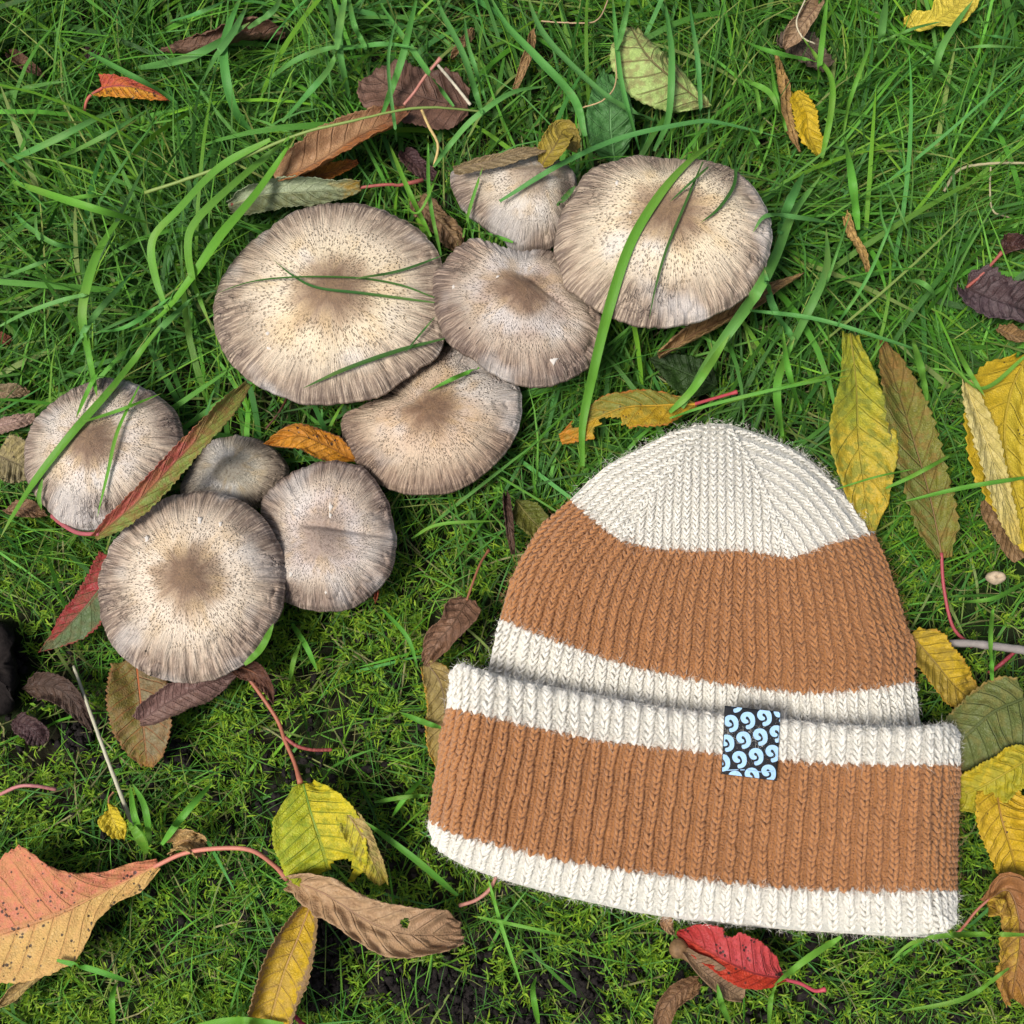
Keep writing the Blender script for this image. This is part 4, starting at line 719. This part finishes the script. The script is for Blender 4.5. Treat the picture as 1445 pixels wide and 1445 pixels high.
for pts, w in (([(826,192),(809,138),(757,80),(715,35),(690,-8)], 15), ([(923,170),(860,138),(791,76),(760,35),(743,-10)], 14), ([(923,213),(943,166),(948,86),(944,40),(936,-10)], 11),
    ([(902,211),(878,121),(871,69),(864,-10)], 9), ([(612,235),(640,198),(670,166),(722,131),(774,121)], 9), ([(680,160),(655,80),(625,20),(615,-10)], 11),
    ([(640,150),(610,110),(575,60),(540,10),(535,-10)], 9), ([(686,145),(672,100),(660,60),(655,20)], 7), ([(540,160),(565,90),(580,30),(590,-10)], 11), ([(480,70),(540,62),(590,68)], 8),
    ([(493,140),(480,70),(484,10),(486,-10)], 10), ([(560,200),(548,90),(560,20)], 6), ([(520,75),(500,35),(492,-8)], 9), ([(870,70),(880,35),(889,-10)], 10), ([(990,175),(985,90),(975,20),(972,-10)], 8)):
    broad(LT, pts, w, BG)
broad('long slender grass blade curving above the small folded mushroom to the yellow leaf', [(705,284),(791,232),(878,194),(980,172),(1014,173),(1060,183),(1101,194)], 9, BG)
broad('short dark grass blade tip beside the broad cream mushroom rim', [(786,290),(800,276),(812,262)], 8, DK)
stalk('grass_strand', 'long thin round grass stem running above the largest mushroom', 'grass stem', [(205,272,36),(311,236,44),(415,192,50),(500,170,54),(594,152,52),(690,158,40)], .0009, (.20,.28,.07), .0005)
LS = 'wide grass blade hanging from the long thin stem left of the largest mushroom'
for pts, w in (([(415,194),(363,270),(311,332),(270,391),(225,446),(173,472)], 16), ([(381,197),(311,235),(253,294),(215,339),(221,398),(246,460)], 15), ([(408,194),(329,260),(277,311),(265,346),(273,398),(298,462)], 14),
    ([(187,277),(166,311),(138,356),(121,408),(116,450),(125,500),(131,545)], 14), ([(187,275),(121,277),(59,287)], 9), ([(17,256),(87,280),(156,301),(216,316)], 12)):
    broad(LS, pts, w, BR, rise=1.4)
LU = 'broad grass blade in the long grass near the rolled dark brown leaf'
for pts, w in (([(-5,235),(69,201),(138,166),(182,148)], 10), ([(258,153),(225,128),(173,100),(111,66)], 11), ([(190,97),(260,83),(311,59),(353,31)], 13), ([(360,194),(332,156),(318,104),(318,52),(342,-10)], 14),
    ([(280,125),(304,80),(329,45),(350,5)], 12), ([(367,121),(415,86),(460,69),(505,64)], 10), ([(398,172),(429,138),(464,97),(480,60)], 11), ([(475,70),(482,20),(490,-10)], 12), ([(80,225),(150,190),(215,150)], 8),
    ([(240,30),(280,18),(320,0)], 8), ([(350,40),(385,15),(400,-10)], 10), ([(20,300),(40,320),(80,345),(130,350)], 8), ([(-5,395),(60,370),(100,360)], 7), ([(0,460),(40,440),(100,420),(160,410)], 7),
    ([(240,420),(180,460),(130,470)], 7), ([(280,415),(250,440),(215,475),(190,500)], 11), ([(50,300),(52,330),(62,345)], 6), ([(100,500),(130,450),(190,380)], 9)):
    broad(LU, pts, w, BG)
broad('wide grass blade lying across the leftmost mushroom cap', [(225,462),(156,549),(104,608),(52,674),(17,729),(0,760)], 14, BR)
LF = 'narrow grass blade over the leftmost mushroom cap'
for pts, w in (([(119,470),(131,528),(137,560)], 9), ([(152,495),(125,549),(107,590)], 7), ([(196,545),(166,608),(152,667),(137,730)], 5), ([(119,595),(173,577),(228,555)], 5), ([(58,720),(55,700),(60,675)], 6)):
    broad(LF, pts, w, BR)
LA = 'thin dark grass strand lying across the largest mushroom cap'
for pts, w in (([(613,427),(514,414),(449,406),(415,390),(385,366)], 5), ([(613,420),(564,402),(502,392),(415,391),(352,398),(300,416)], 4), ([(502,393),(564,382),(632,358)], 4), ([(627,478),(564,494),(489,520),(427,548)], 7), ([(613,448),(590,475),(571,498)], 3)):
    broad(LA, pts, w, DK)
broad('short grass blade pointing over the tan tucked mushroom', [(676,519),(640,534),(604,552)], 7, BR)
LB_ = 'thin grass strand curving over the broad cream mushroom cap'
for pts, w in (([(992,228),(970,280),(940,353),(924,410),(916,452)], 4), ([(1038,222),(1036,260),(1014,294),(988,315)], 5), ([(1000,235),(970,262),(945,285)], 4)):
    broad(LB_, pts, w, DK)
LD = 'narrow grass blade over or beside the small folded mushroom'
for pts, w in (([(653,335),(663,294),(681,236)], 5), ([(724,342),(695,332),(654,322)], 7), ([(622,360),(606,277),(604,190)], 6), ([(608,334),(577,270),(548,200)], 8), ([(620,240),(590,300),(560,275)], 4)):
    broad(LD, pts, w, BR)
LR = 'broad grass blade beside the rim of the broad cream mushroom'
for pts, w in (([(962,575),(1007,500),(1066,415),(1094,363),(1118,304),(1160,246)], 17), ([(1100,330),(1108,300),(1135,243)], 15), ([(1105,510),(1139,443),(1166,380),(1166,322)], 13), ([(1180,316),(1135,308),(1083,304),(1062,328)], 8), ([(1120,480),(1090,430),(1079,380)], 14)):
    broad(LR, pts, w, BG)
LY = 'grass blade near the small bright yellow serrated leaf'
for pts, w in (([(1211,324),(1201,242),(1191,190)], 13), ([(1160,223),(1173,156),(1173,111),(1152,80),(1132,52)], 11), ([(1152,87),(1083,71),(1038,52)], 9), ([(1152,135),(1160,60),(1168,-8)], 9), ([(1190,190),(1200,140),(1228,60),(1230,30)], 7), ([(1075,195),(1068,130),(1052,105)], 7), ([(1076,230),(1070,205),(1056,180)], 8), ([(1110,185),(1094,130),(1088,88)], 7), ([(1050,112),(1085,130),(1100,160)], 9), ([(1180,240),(1174,225),(1172,212)], 6)):
    broad(LY, pts, w, BR)
LX = 'long slim grass blade in the fine grass by the straws'
for pts, w in (([(1059,438),(1152,450),(1256,481),(1328,505)], 7), ([(1312,140),(1326,76),(1345,40),(1373,0)], 11), ([(1378,211),(1405,173),(1437,127)], 6), ([(1372,195),(1392,138),(1408,75)], 6), ([(1450,60),(1410,52),(1368,46)], 9), ([(1240,90),(1245,40),(1252,-5)], 14), ([(1265,395),(1298,398),(1318,415),(1320,435)], 8),
    ([(1240,60),(1290,40),(1330,30)], 5), ([(1335,72),(1390,65),(1450,68)], 5), ([(1280,400),(1260,350),(1243,300),(1245,250)], 5), ([(1300,370),(1270,300),(1240,230)], 4), ([(1180,460),(1225,390),(1270,285)], 5), ([(1160,420),(1200,300)], 4)):
    broad(LX, pts, w, BG)
LH = 'grass blade leaning over the leaves beside the beanie'
for pts, w in (([(1452,673),(1360,688),(1270,709)], 7), ([(1250,689),(1291,670),(1355,635)], 6), ([(1308,565),(1300,520),(1287,476)], 12), ([(1104,616),(1097,542),(1121,478)], 12), ([(1130,580),(1112,520),(1104,460)], 10), ([(945,582),(980,546),(1030,472)], 12), ([(1180,690),(1240,672),(1300,660)], 3), ([(1450,820),(1400,845),(1340,850)], 7), ([(1400,960),(1398,900),(1402,850)], 9), ([(1060,560),(1130,540),(1200,520)], 4), ([(945,590),(1000,572),(1100,548),(1200,530)], 5), ([(1450,500),(1385,548),(1330,500),(1290,480)], 7), ([(1345,480),(1365,520),(1390,560)], 7)):
    broad(LH, pts, w, BR)
LM = 'green grass blade by the tiny yellow oval leaf in the moss'
for pts, w in (([(208,1195),(190,1153),(183,1106)], 9), ([(212,1192),(204,1139),(187,1106)], 9), ([(228,1192),(260,1149),(300,1104)], 10), ([(207,1205),(195,1180),(182,1160)], 13)):
    broad(LM, pts, w, BR, rise=.6)
LK = 'slim grass blade over the moss below the beanie cuff'
for pts, w in (([(1187,1322),(1139,1353),(1092,1390)], 9), ([(1450,1319),(1353,1319),(1291,1329),(1254,1358)], 7), ([(1424,1366),(1360,1409),(1272,1427)], 6), ([(690,1244),(708,1308),(738,1398)], 5), ([(646,1264),(584,1211),(513,1158)], 9), ([(674,1294),(740,1308),(804,1322)], 5), ([(594,1100),(572,1125),(552,1154)], 7), ([(528,1132),(570,1125),(608,1122)], 6), ([(622,1027),(595,1018),(564,1005)], 8),
    ([(412,880),(432,912),(448,948)], 8), ([(409,960),(415,930),(425,905)], 7), ([(345,938),(368,915),(386,880)], 10), ([(760,1445),(752,1400),(757,1378)], 8), ([(1030,1445),(1018,1415),(1012,1388)], 8), ([(1085,1450),(1088,1410),(1096,1388)], 7), ([(400,1445),(330,1440),(270,1448)], 9), ([(160,1445),(158,1410),(165,1385)], 8), ([(80,1355),(130,1368),(190,1388)], 8), ([(700,700),(702,690),(706,678)], 6), ([(580,760),(620,740),(700,735)], 5), ([(540,860),(575,900),(590,945)], 6)):
    broad(LK, pts, w, BR, rise=.45)

# ================================================================== the lawn
def blades(N, xy, L, e0, e1, wid, col, curve=.5, nseg=5, head=None, zoff=0., over=.12, zmax=None):
    ph = rng.uniform(0, 2*math.pi, N) if head is None else head
    p = np.c_[xy, np.full(N, -.002+zoff)]; pts = [p]; cv = rng.normal(0, curve, N)
    for k in range(nseg):
        f = (k+.5)/nseg; e = e0 + (e1-e0)*f; a = ph + cv*f
        p = p + (L/nseg)[:, None]*np.c_[np.cos(e)*np.cos(a), np.cos(e)*np.sin(a), np.sin(e)]; p[:, 2] = np.maximum(p[:, 2], .001); pts.append(p)
    p = np.stack(pts, 1)
    ix = np.clip((p[..., 0]/GS+GN/2).astype(int), 0, GN-1); iy = np.clip((p[..., 1]/GS+GN/2).astype(int), 0, GN-1)
    lo, hi, so_ = LO[ix, iy], HI[ix, iy], SOLID[ix, iy]; z = p[..., 2]
    # midpoints too, so that no blade pierces a leaf between two joints
    pm = (p[:, 1:]+p[:, :-1])/2; jx = np.clip((pm[..., 0]/GS+GN/2).astype(int), 0, GN-1); jy = np.clip((pm[..., 1]/GS+GN/2).astype(int), 0, GN-1)
    lo2, hi2 = LO[jx, jy], HI[jx, jy]
    hit = ((z > lo-.0015) & (z < hi+.002)).any(1) | ((pm[..., 2] > lo2-.0015) & (pm[..., 2] < hi2+.002)).any(1); top = ((z >= hi+.002) & (hi > -1)).any(1); solid = ((z >= lo) & so_).any(1)
    keep = ~hit & ~solid & (~top | (rng.random(N) < over))
    p, wid, col, ph, cv = p[keep], wid[keep], col[keep], ph[keep], cv[keep]; n = len(p)
    a = ph[:, None] + cv[:, None]*np.linspace(0, 1, nseg+1)[None]; rl = rng.normal(0, .7, n)[:, None]
    side = np.stack([-np.sin(a)*np.cos(rl), np.cos(a)*np.cos(rl), np.sin(rl)+0*a], -1)
    f = np.linspace(0, 1, nseg+1); tp = np.maximum(.02, (.7+.6*f)*(1-f**3)); tp = tp/tp.max()
    w = wid[:, None, None]*.5*tp[None, :, None]; V = np.stack([p-side*w, p+side*w], 2).reshape(-1, 3)
    k = np.arange(n)[:, None, None]*(nseg+1)*2; j = np.arange(nseg)[None, :, None]*2; F = (k+j+np.array([0, 1, 3, 2])).reshape(-1, 4)
    uv = np.stack(np.broadcast_arrays(f[None, :, None]*4, np.array([0., 1.])[None, None], np.zeros((n, 1, 1)))[:2], -1).reshape(-1, 2)
    c = np.repeat(col, (nseg+1)*2, 0); return V, F, uv, c
def lawn(name, label, sets):
    Vs, Fs, Us, Cs = [], [], [], []; o = 0
    for V, F, u, c in sets: Vs.append(V); Fs.append(F+o); Us.append(u); Cs.append(c); o += len(V)
    ob = mesh(name, np.vstack(Vs), np.vstack(Fs), GRASS, None, uv=np.vstack(Us), col=np.vstack(Cs)); ob['kind'] = 'stuff'; ob['label'] = label; ob['category'] = 'grass'
def roots(N, area, dens=None):
    x = rng.uniform(area[0], area[1], N); y = rng.uniform(area[2], area[3], N)
    if dens is not None:
        k = rng.random(N) < dens(x, y); x, y = x[k], y[k]
    return np.c_[x, y]
def pixof(xy): return proj(np.c_[xy, np.full(len(xy), .01)])
BARE = [(465,1318,55,38),(640,1400,75,42),(560,1385,45,25),(825,1400,40,52),(775,1380,30,25),(245,1060,32,26),(110,1040,20,20),(8,950,26,60),(740,1440,30,16),(455,1390,40,40)]
def bare(xy):
    px, py = pixof(xy); d = np.full(len(xy), 9.)
    for x, y, a, b in BARE: d = np.minimum(d, np.hypot((px-x)/a, (py-y)/b))
    return d*(1+.3*noise(px*.05, py*.05, 2))
CORE = (-.31, .31, -.30, .38)
def palette(n, xy, warm=0.):
    base = np.array([(.055, .175, .010), (.08, .235, .012), (.035, .12, .012), (.095, .26, .022), (.055, .185, .03), (.12, .245, .010), (.025, .09, .007)])
    c = base[rng.integers(0, len(base), n)]*rng.uniform(.4, 1.3, (n, 1)); c = c*(1+.34*noise(xy[:, 0]*9, xy[:, 1]*9, 5.)[:, None]); k = rng.random(n) < .07; c[k] = np.array([.24, .27, .06])*rng.uniform(.6, 1.1, (k.sum(), 1)); return c
def flow(xy): return 2.2*noise(xy[:, 0]*7, xy[:, 1]*7, 11.) + 1.2 + rng.normal(0, 1.0, len(xy))
sets = []
up_ = lambda xy: sst(900, 560, pixof(xy)[1])           # 1 in the long grass, 0 on the mossy lower lawn
xy = roots(52000, CORE, lambda x, y: np.clip(.60+.8*noise(x*18, y*18, 1.), .12, 1)*sst(.5, 1.25, bare(np.c_[x, y]))); n = len(xy); u = up_(xy)
L = (.028+.034*u)*rng.uniform(.55, 1.6, n); sets.append(blades(n, xy, L, rng.uniform(.45, 1.2, n), rng.uniform(-.6, .25, n), rng.uniform(.0004, .0010, n)*(.75+.45*u), palette(n, xy), .45, 5, flow(xy)))
xy = roots(6500, CORE, lambda x, y: .35+.65*up_(np.c_[x, y])); n = len(xy); u = up_(xy)
sets.append(blades(n, xy, (.04+.06*u)*rng.uniform(.5, 1.4, n), rng.uniform(.45, 1.1, n), rng.uniform(-.7, .05, n), rng.uniform(.0010, .0034, n)*(.45+.5*u), palette(n, xy)*[.95, 1.08, 1.3], .4, 8, flow(xy), over=.10))
lawn('lawn_grass', 'dense green lawn grass around the mushrooms and beanie', sets)
xy = roots(9500, CORE, lambda x, y: .42+.58*(lambda q: sst(1120, 1250, q[0])*sst(360, 260, q[1]))(pixof(np.c_[x, y]))); n = len(xy); straw = np.array([(.22, .18, .08), (.30, .25, .12), (.15, .11, .05), (.20, .20, .06)])[rng.integers(0, 4, n)]*rng.uniform(.6, 1.2, (n, 1))
lawn('dry_thatch', 'dry pale straw lying low among the grass', [blades(n, xy, rng.uniform(.012, .045, n), rng.uniform(-.05, .5, n), rng.uniform(-.4, .2, n), rng.uniform(.0004, .0009, n), straw, .8, 4, zoff=.006, over=.02)])
# moss: tufts of tiny leaves
xy = roots(19000, (-.31, .31, -.30, .30), lambda x, y: (1-.85*up_(np.c_[x, y]))*np.clip(.8+.7*noise(x*22, y*22, 7.), 0.3, 1)*sst(.6, 1.2, bare(np.c_[x, y]))); n = len(xy); m9 = 14
ctr = np.repeat(xy, m9, 0) + rng.normal(0, .0016, (n*m9, 2)); N = len(ctr)
mc = np.array([(.14, .27, .008), (.20, .34, .015), (.09, .19, .010), (.26, .37, .02)])[rng.integers(0, 4, N)]*rng.uniform(.7, 1.2, (N, 1))
hz = np.repeat(rng.uniform(.002, .014, n), m9)
lawn('moss', 'bright yellow green moss cushions between the grass', [blades(N, ctr, rng.uniform(.0025, .006, N), rng.uniform(-.1, 1.3, N), rng.uniform(-.5, .9, N), rng.uniform(.0005, .0009, N), mc, .6, 2, zoff=hz, over=.02)])
# the lawn goes on beyond the picture
def outer(x, y): return ((x < CORE[0]) | (x > CORE[1]) | (y < CORE[2]) | (y > CORE[3])).astype(float)
xy = roots(52000, (-.74, .74, -.74, .74), outer); n = len(xy)
lawn('surrounding_lawn', 'lawn grass continuing around the scene', [blades(n, xy, rng.uniform(.03, .07, n), rng.uniform(.5, 1.25, n), rng.uniform(-.8, .3, n), rng.uniform(.0012, .0026, n), palette(n, xy), .6, 4, flow(xy))])
# ------------------------------------------------------------------ crumbs of dark soil in the bare spots
def crumbs():
    bm_v = []; a, b = np.meshgrid(np.linspace(0, math.pi, 6), np.arange(8)*math.pi/4, indexing='ij'); base = np.stack([np.sin(a)*np.cos(b), np.sin(a)*np.sin(b), np.cos(a)], -1).reshape(-1, 3)
    Vs, Fs = [], []; F = grid(6, 8, True)
    for x, y, rx, ry in BARE + [(400, 1150, 420, 330), (1000, 1380, 480, 90)]:
        for i in range(int(rx*ry/7) if rx < 200 else 900):
            t, r = rng.uniform(0, 2*math.pi), math.sqrt(rng.random())*1.05; c = P(x+rx*r*math.cos(t), y+ry*r*math.sin(t), .004+.006*(1-r*.7)*rng.random())
            if LO[int(np.clip(c[0]/GS+GN/2, 0, GN-1)), int(np.clip(c[1]/GS+GN/2, 0, GN-1))] < c[2]+.004: continue
            s = rng.uniform(.0006, .0023)*rng.uniform(.6, 1.2); v = base*(1+.75*noise(base[:, 0]*2.6+i, base[:, 1]*2.6, base[:, 2]*2.6+x)[:, None])*s*rng.uniform(.7, 1.3, 3) + c
            Fs.append(F+len(Vs)*len(base)); Vs.append(v)
    o = mesh('soil_crumbs', np.vstack(Vs), np.vstack(Fs), CRUMB); o['kind'] = 'stuff'; o['label'] = 'blackish crumbs of soil in bare spots of the lawn'; o['category'] = 'soil'
crumbs()
for o in bpy.data.objects:
    if '_o' in o: del o['_o']
